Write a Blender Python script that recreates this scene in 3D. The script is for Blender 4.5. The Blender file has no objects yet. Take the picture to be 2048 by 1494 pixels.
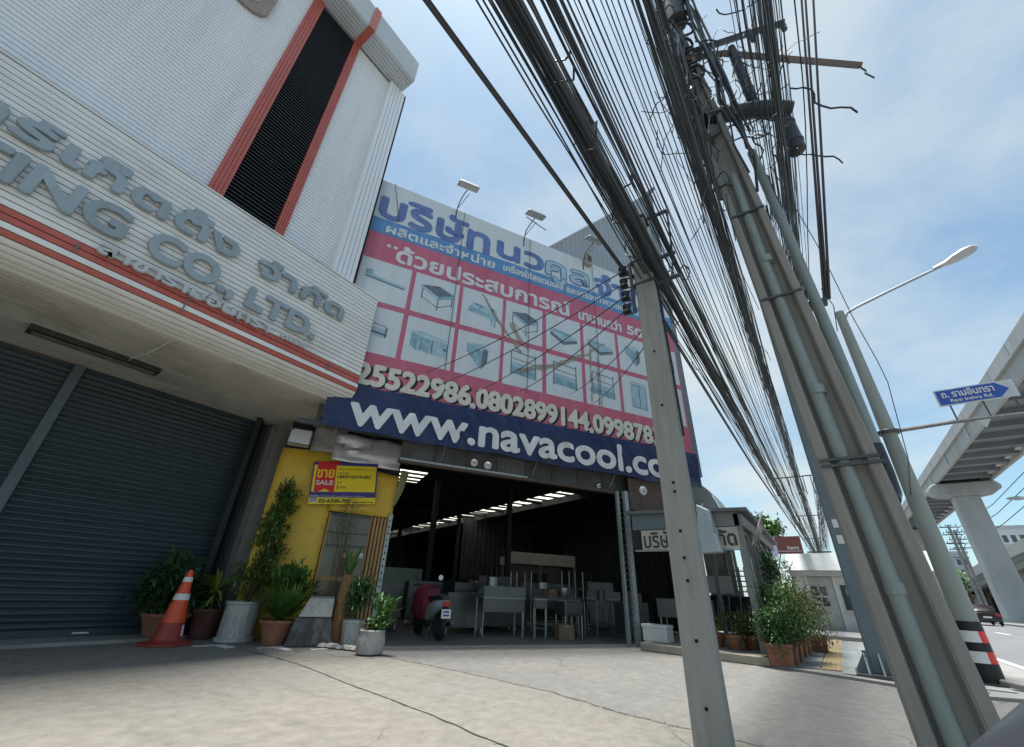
import bpy, math, random
import numpy as np
from mathutils import Vector, Matrix
R = math.radians
random.seed(7)
SC = bpy.context.scene
COL = SC.collection

# ------------------------------------------------------------------ camera
cam = bpy.data.cameras.new('camera'); cam.sensor_fit = 'HORIZONTAL'; cam.sensor_width = 36.0
cam.lens = 823.0 / 2048.0 * 36.0; cam.clip_start = 0.05; cam.clip_end = 3000
co = bpy.data.objects.new('camera', cam); COL.objects.link(co)
_up = Vector((64, -1552, 823)).normalized()          # zenith seen from the lens (x right, y down, z forward)
_ax = Vector((652, 463, 823)); _ax = (_ax - _ax.dot(_up) * _up).normalized()   # the road's direction
_ay = _up.cross(_ax)
def _w(v): return Vector((v.dot(_ax), v.dot(_ay), v.dot(_up)))
_r, _d, _f = _w(Vector((1, 0, 0))), _w(Vector((0, 1, 0))), _w(Vector((0, 0, 1)))
co.matrix_world = Matrix(((_r.x, -_d.x, -_f.x, 0), (_r.y, -_d.y, -_f.y, 0), (_r.z, -_d.z, -_f.z, 0.92), (0, 0, 0, 1)))
SC.camera = co

# ------------------------------------------------------------------ sky, sun, exposure
SUN_EL, SUN_AZ = 86.5, 78.0        # degrees; azimuth counted from +X towards +Y
world = bpy.data.worlds.new('World'); SC.world = world; world.use_nodes = True
nt = world.node_tree; nd = nt.nodes; lk = nt.links
for n_ in list(nd): nd.remove(n_)
out = nd.new('ShaderNodeOutputWorld'); bg = nd.new('ShaderNodeBackground')
sky = nd.new('ShaderNodeTexSky'); sky.sky_type = 'NISHITA'; sky.sun_disc = False
sky.sun_elevation = R(SUN_EL); sky.sun_rotation = R(90 - SUN_AZ); sky.air_density = 1.0; sky.dust_density = 1.1; sky.ozone_density = 2.2
tc = nd.new('ShaderNodeTexCoord')
sep = nd.new('ShaderNodeSeparateXYZ'); lk.new(tc.outputs['Generated'], sep.inputs[0])
addz = nd.new('ShaderNodeMath'); addz.operation = 'ADD'; addz.inputs[1].default_value = 0.22; lk.new(sep.outputs[2], addz.inputs[0])
dx = nd.new('ShaderNodeMath'); dx.operation = 'DIVIDE'; lk.new(sep.outputs[0], dx.inputs[0]); lk.new(addz.outputs[0], dx.inputs[1])
dy = nd.new('ShaderNodeMath'); dy.operation = 'DIVIDE'; lk.new(sep.outputs[1], dy.inputs[0]); lk.new(addz.outputs[0], dy.inputs[1])
cmb = nd.new('ShaderNodeCombineXYZ'); lk.new(dx.outputs[0], cmb.inputs[0]); lk.new(dy.outputs[0], cmb.inputs[1]); cmb.inputs[2].default_value = 2.9
nz = nd.new('ShaderNodeTexNoise'); nz.inputs['Scale'].default_value = .95; nz.inputs['Detail'].default_value = 9; nz.inputs['Roughness'].default_value = .56; nz.inputs['Distortion'].default_value = .25
lk.new(cmb.outputs[0], nz.inputs['Vector'])
rmp = nd.new('ShaderNodeValToRGB'); rmp.color_ramp.elements[0].position = .45; rmp.color_ramp.elements[1].position = .68
rmp.color_ramp.elements[0].color = (0.15, 0.15, 0.15, 1); rmp.color_ramp.elements[1].color = (.92, .92, .92, 1)
lk.new(nz.outputs['Fac'], rmp.inputs[0])
mixs = nd.new('ShaderNodeMix'); mixs.data_type = 'RGBA'
lk.new(rmp.outputs[0], mixs.inputs[0]); tint = nd.new('ShaderNodeVectorMath'); tint.operation = 'MULTIPLY'; tint.inputs[1].default_value = (.79, .97, .93); lk.new(sky.outputs[0], tint.inputs[0]); lk.new(tint.outputs[0], mixs.inputs[6]); mixs.inputs[7].default_value = (3.9, 4.35, 4.45, 1)
lk.new(mixs.outputs[2], bg.inputs[0]); bg.inputs[1].default_value = 0.084; lk.new(bg.outputs[0], out.inputs[0])

sl = bpy.data.lights.new('sun', 'SUN'); sl.energy = 3.4; sl.angle = R(12); sl.color = (1, .97, .92)
so = bpy.data.objects.new('sun', sl); COL.objects.link(so)
_sd = Vector((math.cos(R(SUN_EL)) * math.cos(R(SUN_AZ)), math.cos(R(SUN_EL)) * math.sin(R(SUN_AZ)), math.sin(R(SUN_EL))))
so.rotation_euler = _sd.to_track_quat('Z', 'Y').to_euler(); so.location = (0, 0, 40)
SC.view_settings.view_transform = 'Standard'; SC.view_settings.look = 'None'; SC.view_settings.gamma = 1.0
SC.view_settings.use_curve_mapping = False; SC.view_settings.exposure = 1.2
SC.render.engine = 'CYCLES'; SC.cycles.max_bounces = 8; SC.cycles.use_denoising = True

# ------------------------------------------------------------------ materials
MATS = {}
def M(name, col, rough=.6, metal=0., var=.14, scale=3., bump=0., bscale=60., dirt=0., dcol=(.05, .045, .04), dscale=1.3,
      stretch=None, rnd=0., emit=0., alpha=1., trans=0., spec=.5, sss=0., col2=None):
    if name in MATS: return MATS[name]
    m = bpy.data.materials.new(name); m.use_nodes = True
    t = m.node_tree; N = t.nodes; L = t.links; b = N['Principled BSDF']
    b.inputs['Roughness'].default_value = rough; b.inputs['Metallic'].default_value = metal
    b.inputs['Specular IOR Level'].default_value = spec
    c = N.new('ShaderNodeTexCoord'); vec = c.outputs['Object']
    if stretch:
        mp = N.new('ShaderNodeMapping'); mp.inputs['Scale'].default_value = stretch; L.new(vec, mp.inputs[0]); vec2 = mp.outputs[0]
    else: vec2 = vec
    n1 = N.new('ShaderNodeTexNoise'); n1.inputs['Scale'].default_value = scale; n1.inputs['Detail'].default_value = 8; n1.inputs['Roughness'].default_value = .62
    L.new(vec2, n1.inputs['Vector'])
    r1 = N.new('ShaderNodeMapRange'); r1.inputs[1].default_value = .3; r1.inputs[2].default_value = .7; r1.inputs[3].default_value = 1 - var; r1.inputs[4].default_value = 1 + var
    L.new(n1.outputs['Fac'], r1.inputs[0])
    mul = N.new('ShaderNodeVectorMath'); mul.operation = 'SCALE'; mul.inputs[0].default_value = col[:3]; L.new(r1.outputs[0], mul.inputs['Scale'])
    cur = mul.outputs[0]
    if col2:
        mx = N.new('ShaderNodeMix'); mx.data_type = 'RGBA'; n3 = N.new('ShaderNodeTexNoise'); n3.inputs['Scale'].default_value = scale * .37; n3.inputs['Detail'].default_value = 6; L.new(vec, n3.inputs['Vector'])
        r3 = N.new('ShaderNodeMapRange'); r3.inputs[1].default_value = .42; r3.inputs[2].default_value = .62; L.new(n3.outputs['Fac'], r3.inputs[0])
        L.new(r3.outputs[0], mx.inputs[0]); L.new(cur, mx.inputs[6]); mx.inputs[7].default_value = (*col2, 1); cur = mx.outputs[2]
    if rnd:
        oi = N.new('ShaderNodeObjectInfo'); rr = N.new('ShaderNodeMapRange'); rr.inputs[3].default_value = 1 - rnd; rr.inputs[4].default_value = 1 + rnd
        L.new(oi.outputs['Random'], rr.inputs[0]); m2 = N.new('ShaderNodeVectorMath'); m2.operation = 'SCALE'; L.new(cur, m2.inputs[0]); L.new(rr.outputs[0], m2.inputs['Scale']); cur = m2.outputs[0]
    if dirt:
        n2 = N.new('ShaderNodeTexNoise'); n2.inputs['Scale'].default_value = dscale; n2.inputs['Detail'].default_value = 10; n2.inputs['Roughness'].default_value = .68; L.new(vec2, n2.inputs['Vector'])
        r2 = N.new('ShaderNodeMapRange'); r2.inputs[1].default_value = .5; r2.inputs[2].default_value = .78; r2.inputs[4].default_value = dirt; L.new(n2.outputs['Fac'], r2.inputs[0])
        md = N.new('ShaderNodeMix'); md.data_type = 'RGBA'; L.new(r2.outputs[0], md.inputs[0]); L.new(cur, md.inputs[6]); md.inputs[7].default_value = (*dcol, 1); cur = md.outputs[2]
    L.new(cur, b.inputs['Base Color'])
    if bump:
        n4 = N.new('ShaderNodeTexNoise'); n4.inputs['Scale'].default_value = bscale; n4.inputs['Detail'].default_value = 5; L.new(vec2, n4.inputs['Vector'])
        bp = N.new('ShaderNodeBump'); bp.inputs['Strength'].default_value = bump; bp.inputs['Distance'].default_value = .02; L.new(n4.outputs['Fac'], bp.inputs['Height']); L.new(bp.outputs[0], b.inputs['Normal'])
    if emit:
        b.inputs['Emission Color'].default_value = (*col[:3], 1); b.inputs['Emission Strength'].default_value = emit
    if trans: b.inputs['Transmission Weight'].default_value = trans
    if alpha < 1: b.inputs['Alpha'].default_value = alpha
    MATS[name] = m; return m

siding = M('siding', (.80, .81, .82), .42, var=.05, scale=.6, dirt=.30, dcol=(.50, .50, .48), dscale=1.3, stretch=(3, 3, .22))
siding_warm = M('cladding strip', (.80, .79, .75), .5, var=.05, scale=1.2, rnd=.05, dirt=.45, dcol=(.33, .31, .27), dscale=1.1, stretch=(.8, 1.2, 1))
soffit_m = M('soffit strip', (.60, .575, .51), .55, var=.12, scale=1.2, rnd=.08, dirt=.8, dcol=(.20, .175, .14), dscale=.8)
red_paint = M('faded red paint', (.50, .115, .085), .5, var=.08, scale=2, dirt=.3, dcol=(.36, .16, .13), stretch=(2, 2, .6))
black_slat = M('dark louvre', (.055, .06, .068), .42, var=.2, rnd=.15)
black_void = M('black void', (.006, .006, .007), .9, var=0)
fascia_m = M('grey fascia', (.55, .59, .61), .45, var=.05, scale=1.5, stretch=(1, 1, 1))
shutter_m = M('blue grey shutter', (.036, .056, .068), .42, var=.1, scale=1.2, rnd=.12, dirt=.45, dcol=(.085, .105, .115), dscale=1.1, stretch=(.5, 1, 1.6), bump=.06, bscale=9)
letter_m = M('weathered blue grey letter', (.31, .375, .405), .6, var=.14, scale=5, dirt=.6, dcol=(.20, .225, .235), dscale=2.5, stretch=(3, 3, .6), rnd=.09)
letter_w = M('pale small letter', (.52, .54, .54), .6, var=.1, scale=9, dirt=.5, dcol=(.12, .12, .12), dscale=6)
conc = M('grey concrete', (.27, .265, .25), .85, var=.14, scale=3, bump=.25, bscale=50, dirt=.45, dcol=(.12, .115, .105), dscale=1.6)
conc_dark = M('dirty concrete', (.20, .19, .18), .85, var=.2, scale=3, bump=.3, dirt=.6, dcol=(.05, .05, .05))
pole_conc = M('pole concrete', (.30, .295, .27), .85, var=.10, scale=5, bump=.22, bscale=70, dirt=.6, dcol=(.18, .165, .14), dscale=3.5, stretch=(3, 3, .35))
pole_conc2 = M('brown pole concrete', (.275, .262, .235), .85, var=.10, scale=5, bump=.2, bscale=70, dirt=.6, dcol=(.15, .13, .105), dscale=3.0, stretch=(3, 3, .3))
slab_a = M('pale apron concrete', (.325, .312, .275), .82, var=.20, scale=2.2, bump=.5, bscale=38, dirt=.7, dcol=(.185, .178, .16), dscale=.55, col2=(.345, .315, .255))
slab_b = M('grey driveway concrete', (.270, .270, .256), .80, var=.17, scale=1.6, bump=.45, bscale=50, dirt=.5, dcol=(.175, .17, .16), dscale=.55, stretch=(.9, 1.6, 1), col2=(.33, .315, .28))
asphalt = M('asphalt', (.16, .165, .17), .85, var=.12, scale=.8, bump=.2, bscale=120, dirt=.4, dcol=(.10, .10, .105), dscale=.3)
def slab_mat(name, col, col2, stain, crack):
    m = bpy.data.materials.new(name); m.use_nodes = True; t = m.node_tree; N = t.nodes; K_ = t.links; b = N['Principled BSDF']; b.inputs['Roughness'].default_value = .85
    c = N.new('ShaderNodeTexCoord').outputs['Object']
    def noise(sc, det=8, ro=.6, st=None):
        n = N.new('ShaderNodeTexNoise'); n.inputs['Scale'].default_value = sc; n.inputs['Detail'].default_value = det; n.inputs['Roughness'].default_value = ro
        if st: mp = N.new('ShaderNodeMapping'); mp.inputs['Scale'].default_value = st; mp.inputs['Rotation'].default_value = (0, 0, .5); K_.new(c, mp.inputs[0]); K_.new(mp.outputs[0], n.inputs['Vector'])
        else: K_.new(c, n.inputs['Vector'])
        return n.outputs['Fac']
    def rng(v, a, b_, lo=0., hi=1.):
        r = N.new('ShaderNodeMapRange'); r.inputs[1].default_value = a; r.inputs[2].default_value = b_; r.inputs[3].default_value = lo; r.inputs[4].default_value = hi; K_.new(v, r.inputs[0]); return r.outputs[0]
    def mix(f, x, y):
        q = N.new('ShaderNodeMix'); q.data_type = 'RGBA'; K_.new(f, q.inputs[0])
        for v, i in ((x, 6), (y, 7)):
            if isinstance(v, tuple): q.inputs[i].default_value = (*v, 1)
            else: K_.new(v, q.inputs[i])
        return q.outputs[2]
    def mul(x, f):
        q = N.new('ShaderNodeVectorMath'); q.operation = 'SCALE'; K_.new(x, q.inputs[0]); K_.new(f, q.inputs['Scale']); return q.outputs[0]
    cur = mix(rng(noise(.45, 5), .38, .62), col, col2)
    cur = mix(rng(noise(.8, 10, .7), .54, .76, 0, .6), cur, stain)
    cur = mix(rng(noise(1.0, 9, .7, (3.2, .5, 1)), .54, .72, 0, .45), cur, stain)                    # dragged streaks
    cur = mix(rng(noise(1.3, 6, .7), .62, .72, 0, .5), cur, tuple(x * 1.25 for x in col))             # pale worn patches
    cur = mul(cur, rng(noise(7, 8, .7), .3, .7, .78, 1.22)); cur = mul(cur, rng(noise(90, 3, .7), .25, .75, .80, 1.20))
    nd_ = N.new('ShaderNodeTexNoise'); nd_.inputs['Scale'].default_value = 1.1; nd_.inputs['Detail'].default_value = 6; K_.new(c, nd_.inputs['Vector'])
    ad = N.new('ShaderNodeVectorMath'); ad.operation = 'MULTIPLY_ADD'; ad.inputs[1].default_value = (.9, .9, .9); K_.new(nd_.outputs['Color'], ad.inputs[0]); K_.new(c, ad.inputs[2])
    vo = N.new('ShaderNodeTexVoronoi'); vo.feature = 'DISTANCE_TO_EDGE'; vo.inputs['Scale'].default_value = .42; K_.new(ad.outputs[0], vo.inputs['Vector'])
    cr = rng(vo.outputs['Distance'], .0015, .006, crack, 0); gate = rng(noise(.35, 2), .48, .56)
    mm = N.new('ShaderNodeMath'); mm.operation = 'MULTIPLY'; K_.new(cr, mm.inputs[0]); K_.new(gate, mm.inputs[1])
    cur = mix(mm.outputs[0], cur, (.07, .065, .055))
    sp = N.new('ShaderNodeTexVoronoi'); sp.inputs['Scale'].default_value = 1.7; K_.new(c, sp.inputs['Vector']); cur = mix(rng(sp.outputs['Distance'], .03, .09, .5, 0), cur, (.10, .095, .085))   # oil spots
    K_.new(cur, b.inputs['Base Color'])
    bp = N.new('ShaderNodeBump'); bp.inputs['Strength'].default_value = .5; bp.inputs['Distance'].default_value = .012; K_.new(noise(55, 6, .7), bp.inputs['Height']); K_.new(bp.outputs[0], b.inputs['Normal'])
    MATS[name] = m; return m
slab_a = slab_mat('pale apron concrete slab', (.205, .190, .160), (.192, .183, .163), (.112, .106, .093), .9)
slab_b = slab_mat('grey driveway concrete slab', (.180, .175, .160), (.166, .163, .153), (.112, .109, .101), .7)
soil_m = M('bare ground', (.17, .155, .125), .95, var=.2, scale=.6, bump=.3)
white_line = M('road paint', (.68, .68, .66), .6, var=.1, dirt=.4, dcol=(.3, .3, .3), dscale=4)
tile_grey = M('grey paving tile', (.30, .315, .31), .75, var=.1, scale=6, rnd=.1, bump=.2, bscale=80, dirt=.3, dcol=(.2, .2, .19), dscale=3)
tile_yellow = M('yellow tactile tile', (.47, .36, .19), .75, var=.12, scale=6, rnd=.08, dirt=.4, dcol=(.34, .28, .19), dscale=3)
wire_m = M('black cable', (.030, .035, .040), .5, var=.15, scale=2)  # black raised towards slate in the base colour, imitating haze
wire_g = M('grey cable', (.06, .066, .072), .5, var=.15, scale=2)
steel_dark = M('dark galvanised steel', (.085, .09, .095), .5, .4, var=.25, scale=6)
steel = M('brushed steel', (.30, .31, .32), .34, .85, var=.10, scale=4, stretch=(1, 6, 1))
steel_dull = M('dull sheet steel', (.11, .112, .115), .38, .6, var=.15, scale=3, dirt=.3, dcol=(.15, .14, .13))
galv = M('galvanised post', (.32, .37, .38), .5, .3, var=.15, scale=6, dirt=.4, dcol=(.16, .13, .10), dscale=5)
pipe_m = M('grey green conduit', (.25, .29, .275), .55, var=.1, scale=4, dirt=.7, dcol=(.16, .15, .125), dscale=5, stretch=(2, 2, .5), bump=.2, bscale=30)
blue_post_m = M('blue grey painted steel', (.135, .175, .20), .5, var=.1, scale=2, dirt=.35, dcol=(.09, .11, .12), stretch=(2, 2, .5))
print_white = M('banner white vinyl', (.62, .66, .67), .45, var=.05, scale=1.2, dirt=.55, dcol=(.47, .47, .44), dscale=.9, stretch=(3, 3, .35), bump=.15, bscale=2.5)
print_pink = M('faded crimson vinyl', (.52, .115, .175), .45, var=.12, scale=1.1, dirt=.65, dcol=(.56, .26, .31), dscale=1.0, stretch=(3, 3, .4), bump=.12, bscale=2.5)
print_blue = M('faded blue vinyl', (.10, .25, .48), .45, var=.12, scale=1.4, dirt=.6, dcol=(.24, .40, .56), stretch=(3, 3, .4), bump=.12, bscale=2.5)
print_logo = M('logo blue vinyl', (.10, .16, .38), .5, var=.18, scale=1.4, dirt=.7, dcol=(.26, .33, .50), dscale=2.4)
print_navy = M('navy vinyl', (.014, .024, .085), .28, var=.3, scale=1.5, stretch=(1, 1, 3), bump=.3, bscale=6)
print_cream = M('cream printed digits', (.66, .62, .53), .5, var=.12, scale=5, dirt=.4, dcol=(.42, .38, .32), dscale=3)
print_text = M('white printed text', (.66, .67, .67), .5, var=.10, scale=5, dirt=.35, dcol=(.42, .44, .48), dscale=4)
print_teal = M('printed steel teal', (.23, .38, .44), .5, var=.35, scale=5)
print_teal_l = M('printed pale steel', (.36, .50, .55), .5, var=.22, scale=6)
print_dark = M('printed dark steel', (.13, .165, .19), .5, var=.4, scale=7)
rust_stain = M('rusty stain', (.40, .345, .26), .6, var=.3, scale=4, alpha=.38)
yellow_m = M('mustard yellow sheet', (.74, .485, .055), .55, var=.10, scale=1.8, dirt=.45, dcol=(.30, .19, .03), dscale=1.2, bump=.12, bscale=5)
foil = M('shiny silver sheet', (.74, .75, .77), .3, .35, var=.10, scale=3, bump=.5, bscale=3)
tarp = M('grey tarpaulin', (.33, .32, .30), .5, var=.25, scale=3, bump=.4, bscale=6)
wood_o = M('orange brown wood', (.42, .24, .09), .55, var=.2, scale=5, stretch=(4, 4, .5), dirt=.35, dcol=(.25, .14, .06))
glass_m = M('dark window glass', (.045, .055, .06), .08, var=.2, scale=2, spec=.7)
glass_p = M('grey brown reflecting glass', (.10, .085, .055), .12, var=.3, scale=2.5, spec=.7)
dark_in = M('darkened interior sheet', (.022, .023, .025), .8, var=.2, scale=1)  # base colour lowered to deepen the shade inside the hall
dark_roof = M('darkened roof underside', (.012, .012, .013), .9, var=.2, scale=.6)  # shade under the roof put into a near-black base colour
rust_iron = M('rusty iron', (.085, .06, .048), .75, var=.4, scale=5, dirt=.5, dcol=(.16, .065, .03), dscale=3)
corr = M('grey corrugated sheet', (.34, .37, .39), .45, var=.06, scale=.8, dirt=.25, dcol=(.26, .28, .28), stretch=(2, 2, .3))
terracotta = M('terracotta', (.29, .125, .075), .8, var=.2, scale=5, dirt=.7, dcol=(.20, .145, .11), dscale=3.2, rnd=.2, bump=.2, bscale=20)
cone_o = M('orange cone plastic', (.72, .085, .03), .45, var=.10, scale=6, dirt=.35, dcol=(.42, .05, .03), dscale=5)
cone_d = M('dirty red cone base', (.30, .035, .03), .55, var=.2, scale=6, dirt=.5, dcol=(.12, .03, .03))
white_p = M('white plastic', (.70, .70, .68), .5, var=.06, dirt=.3, dcol=(.4, .39, .36), dscale=5)
white_wall = M('white painted wall', (.62, .62, .60), .7, var=.07, dirt=.4, dcol=(.40, .40, .37), dscale=.9)
grey_roof = M('pale grey roof', (.36, .38, .38), .6, var=.07, dirt=.3, dcol=(.36, .37, .36))
leaf_d = M('dark leaf', (.045, .105, .038), .5, var=.45, scale=9)
leaf_m = M('green leaf', (.085, .185, .040), .5, var=.45, scale=9)
leaf_y = M('yellow green leaf', (.22, .29, .055), .5, var=.4, scale=9)
leaf_o = M('olive leaf', (.125, .155, .045), .55, var=.45, scale=9)
leaf_r = M('brownish leaf', (.16, .11, .06), .55, var=.4, scale=9)
bark = M('bark', (.15, .10, .06), .9, var=.3, scale=8, bump=.6, bscale=25)
pot_soil = M('potting soil', (.05, .04, .03), .95, var=.3, scale=12)
rubber = M('black rubber', (.015, .015, .016), .7, var=.2)
plastic_bk = M('black plastic', (.02, .021, .024), .42, var=.15)
red_cloth = M('dark pink cloth', (.19, .022, .045), .75, var=.25, scale=7, bump=.4, bscale=12)
lamp_red = M('red lens', (.45, .012, .012), .25, var=.05)
lamp_glass = M('lamp glass', (.42, .45, .46), .2, var=.1, scale=9)
floodm = M('floodlight grey', (.17, .18, .185), .5, .3, var=.15)
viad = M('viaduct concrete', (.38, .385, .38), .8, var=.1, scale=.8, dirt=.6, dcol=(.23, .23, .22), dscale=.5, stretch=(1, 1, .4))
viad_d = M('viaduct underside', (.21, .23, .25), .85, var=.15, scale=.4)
far_w = M('far white wall', (.62, .64, .66), .8, var=.06, scale=.2)
far_g = M('far grey wall', (.45, .48, .51), .8, var=.08, scale=.2)
sign_blue = M('street sign blue', (.022, .085, .40), .4, var=.06)
stripe_red = M('reflective red', (.72, .04, .03), .4, var=.06)
car_m = M('dark maroon car paint', (.02, .013, .016), .25, .3, var=.05, spec=.6)
sale_y = M('sign yellow', (.90, .68, .0), .4, var=.02); sale_b = M('sign purple blue', (.045, .03, .24), .4, var=.02)
sale_r = M('sign red', (.68, .006, .012), .4, var=.02); ink = M('black ink', (.008, .008, .01), .5, var=0)
brown_sign = M('brown billboard', (.17, .055, .045), .6, var=.05)
lilac_sign = M('lilac billboard', (.50, .50, .72), .6, var=.1)

# ------------------------------------------------------------------ mesh helpers
class MB:
    def __init__(s): s.v = []; s.f = []
    def add(s, vs, fs):
        o = len(s.v); s.v += [tuple(p) for p in vs]; s.f += [tuple(i + o for i in q) for q in fs]; return s
    def box(s, x0, x1, y0, y1, z0, z1, rz=0, about=None):
        vs = [(x, y, z) for z in (z0, z1) for y in (y0, y1) for x in (x0, x1)]
        if rz:
            cx, cy = about or ((x0 + x1) / 2, (y0 + y1) / 2); c, n = math.cos(rz), math.sin(rz)
            vs = [(cx + (x - cx) * c - (y - cy) * n, cy + (x - cx) * n + (y - cy) * c, z) for x, y, z in vs]
        return s.add(vs, [(0, 2, 3, 1), (4, 5, 7, 6), (0, 1, 5, 4), (2, 6, 7, 3), (0, 4, 6, 2), (1, 3, 7, 5)])
    def hexa(s, lo, hi):            # two quads of 4 points, bottom and top
        return s.add(list(lo) + list(hi), [(3, 2, 1, 0), (4, 5, 6, 7), (0, 1, 5, 4), (1, 2, 6, 5), (2, 3, 7, 6), (3, 0, 4, 7)])
    def prism(s, poly, fn, a, b):   # 2-D polygon swept from a to b; fn(p, q, t) -> xyz
        n = len(poly); vs = [fn(p, q, a) for p, q in poly] + [fn(p, q, b) for p, q in poly]
        fs = [tuple(range(n))[::-1], tuple(range(n, 2 * n))] + [(i, (i + 1) % n, n + (i + 1) % n, n + i) for i in range(n)]
        return s.add(vs, fs)
    def tube(s, pts, r, n=6, r1=None, cap=True):
        pts = [Vector(p) for p in pts]; m = len(pts); vs = []; up = Vector((0, 0, 1))
        ring = None
        for i, p in enumerate(pts):
            t = (pts[min(i + 1, m - 1)] - pts[max(i - 1, 0)]).normalized()
            a = up if abs(t.z) < .9 else Vector((1, 0, 0))
            if ring is None: x = t.cross(a).normalized()
            else: x = (ring - t * ring.dot(t)).normalized()
            ring = x; y = t.cross(x)
            rr = r if r1 is None else r + (r1 - r) * i / (m - 1)
            vs += [p + (x * math.cos(2 * math.pi * k / n) + y * math.sin(2 * math.pi * k / n)) * rr for k in range(n)]
        fs = [(i * n + k, i * n + (k + 1) % n, (i + 1) * n + (k + 1) % n, (i + 1) * n + k) for i in range(m - 1) for k in range(n)]
        if cap: fs += [tuple(range(n))[::-1], tuple(range((m - 1) * n, m * n))]
        return s.add(vs, fs)
    def lathe(s, prof, c=(0, 0, 0), n=20, ax='z'):
        vs = []
        for r, h in prof:
            for k in range(n):
                a = 2 * math.pi * k / n; u, v = r * math.cos(a), r * math.sin(a)
                p = (u, v, h) if ax == 'z' else ((h, u, v) if ax == 'x' else (u, h, v))
                vs.append((c[0] + p[0], c[1] + p[1], c[2] + p[2]))
        m = len(prof)
        fs = [(i * n + k, i * n + (k + 1) % n, (i + 1) * n + (k + 1) % n, (i + 1) * n + k) for i in range(m - 1) for k in range(n)]
        fs += [tuple(range(n))[::-1], tuple(range((m - 1) * n, m * n))]
        return s.add(vs, fs)
    def torus(s, c, R_, r, ax='y', n=24, m=8):
        vs = []
        for i in range(n):
            a = 2 * math.pi * i / n
            for j in range(m):
                b = 2 * math.pi * j / m; q = R_ + r * math.cos(b); h = r * math.sin(b)
                p = (q * math.cos(a), h, q * math.sin(a)) if ax == 'y' else ((h, q * math.cos(a), q * math.sin(a)) if ax == 'x' else (q * math.cos(a), q * math.sin(a), h))
                vs.append((c[0] + p[0], c[1] + p[1], c[2] + p[2]))
        return s.add(vs, [(i * m + j, ((i + 1) % n) * m + j, ((i + 1) % n) * m + (j + 1) % m, i * m + (j + 1) % m) for i in range(n) for j in range(m)])
    def mesh(s, name, mat):
        me = bpy.data.meshes.new(name); me.from_pydata(s.v, [], s.f); me.materials.append(mat); me.validate(); me.update(); return me
    def build(s, name, mat, parent=None, smooth=False, bev=0., kind=None, label=None):
        return place(name, s.mesh(name, mat), parent, smooth, bev, kind, label)
def place(name, me, parent=None, smooth=False, bev=0., kind=None, label=None):
    if smooth: me.shade_smooth(); me.set_sharp_from_angle(angle=R(40))
    o = bpy.data.objects.new(name, me); COL.objects.link(o)
    if parent:
        o.parent = parent
        if parent.get('_a'): o.matrix_parent_inverse = parent.matrix_basis.inverted()
    if bev:
        b = o.modifiers.new('bevel', 'BEVEL'); b.width = bev; b.segments = 2; b.limit_method = 'ANGLE'
    if kind: o['kind'] = kind
    if label: o['label'] = label
    return o
def tag(o, label, cat, group=None):
    o['label'] = label; o['category'] = cat
    if group: o['group'] = group
    return o
def thing(name, label, cat, loc=(0, 0, 0), rz=0, group=None, ab=False):
    o = bpy.data.objects.new(name, None); COL.objects.link(o); o.location = loc; o.rotation_euler = (0, 0, rz); o.empty_display_size = .2
    if ab: o['_a'] = 1       # its parts are modelled in world coordinates
    return tag(o, label, cat, group)
def B(x0, x1, y0, y1, z0, z1, rz=0): return MB().box(x0, x1, y0, y1, z0, z1, rz)

# warehouse frame: s along its front, d inwards, z up
TH = R(-30.8); UX, UY = math.cos(TH), math.sin(TH); BO = (3.8, 7.28)
def W(s, d, z=0): return (BO[0] + s * UX - d * UY, BO[1] + s * UY + d * UX, z)

# ------------------------------------------------------------------ lettering
_gc = {}
def glyph(body, res=4):
    if body in _gc: return _gc[body]
    c = bpy.data.curves.new('txt', 'FONT'); c.body = body; c.extrude = .5; c.resolution_u = res
    o = bpy.data.objects.new('txt', c); COL.objects.link(o); bpy.context.view_layer.update()
    me = bpy.data.meshes.new_from_object(o.evaluated_get(bpy.context.evaluated_depsgraph_get()))
    v = np.array([p.co[:] for p in me.vertices]); f = [tuple(p.vertices) for p in me.polygons]
    bpy.data.objects.remove(o); bpy.data.curves.remove(c); bpy.data.meshes.remove(me)
    _gc[body] = (v, f); return _gc[body]
def text(name, body, x0, x1, z0, z1, y, t, mat, parent, bold=0., shear=0., dz=0.):
    """letters filling x0..x1, z0..z1 on the plane y (facing -y), t thick; dz drops the baseline along the run"""
    v, f = glyph(body); lo, hi = v.min(0), v.max(0); mb = MB()
    offs = [(0, 0)] if not bold else [(0, 0), (bold, 0), (-bold, 0), (0, bold), (0, -bold), (bold * .7, bold * .7), (-bold * .7, bold * .7), (bold * .7, -bold * .7), (-bold * .7, -bold * .7)]
    q = (v - lo) / (hi - lo + 1e-9)
    for i, (ox, oz) in enumerate(offs):
        X = x0 + q[:, 0] * (x1 - x0) + ox + shear * (q[:, 1] - .5); Z = z0 + q[:, 1] * (z1 - z0) + oz + dz * q[:, 0]
        Y = y - (q[:, 2]) * t - i * .0004
        mb.add(np.stack([X, Y, Z], 1).tolist(), f)
    return mb.build(name, mat, parent)
_marks = set(chr(c) for c in [0x0e31] + list(range(0x0e34, 0x0e3b)) + list(range(0x0e47, 0x0e4f)))
def clusters(s):
    out_ = []
    for ch in s:
        if out_ and (ch in _marks): out_[-1] += ch
        else: out_.append(ch)
    return out_
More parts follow.
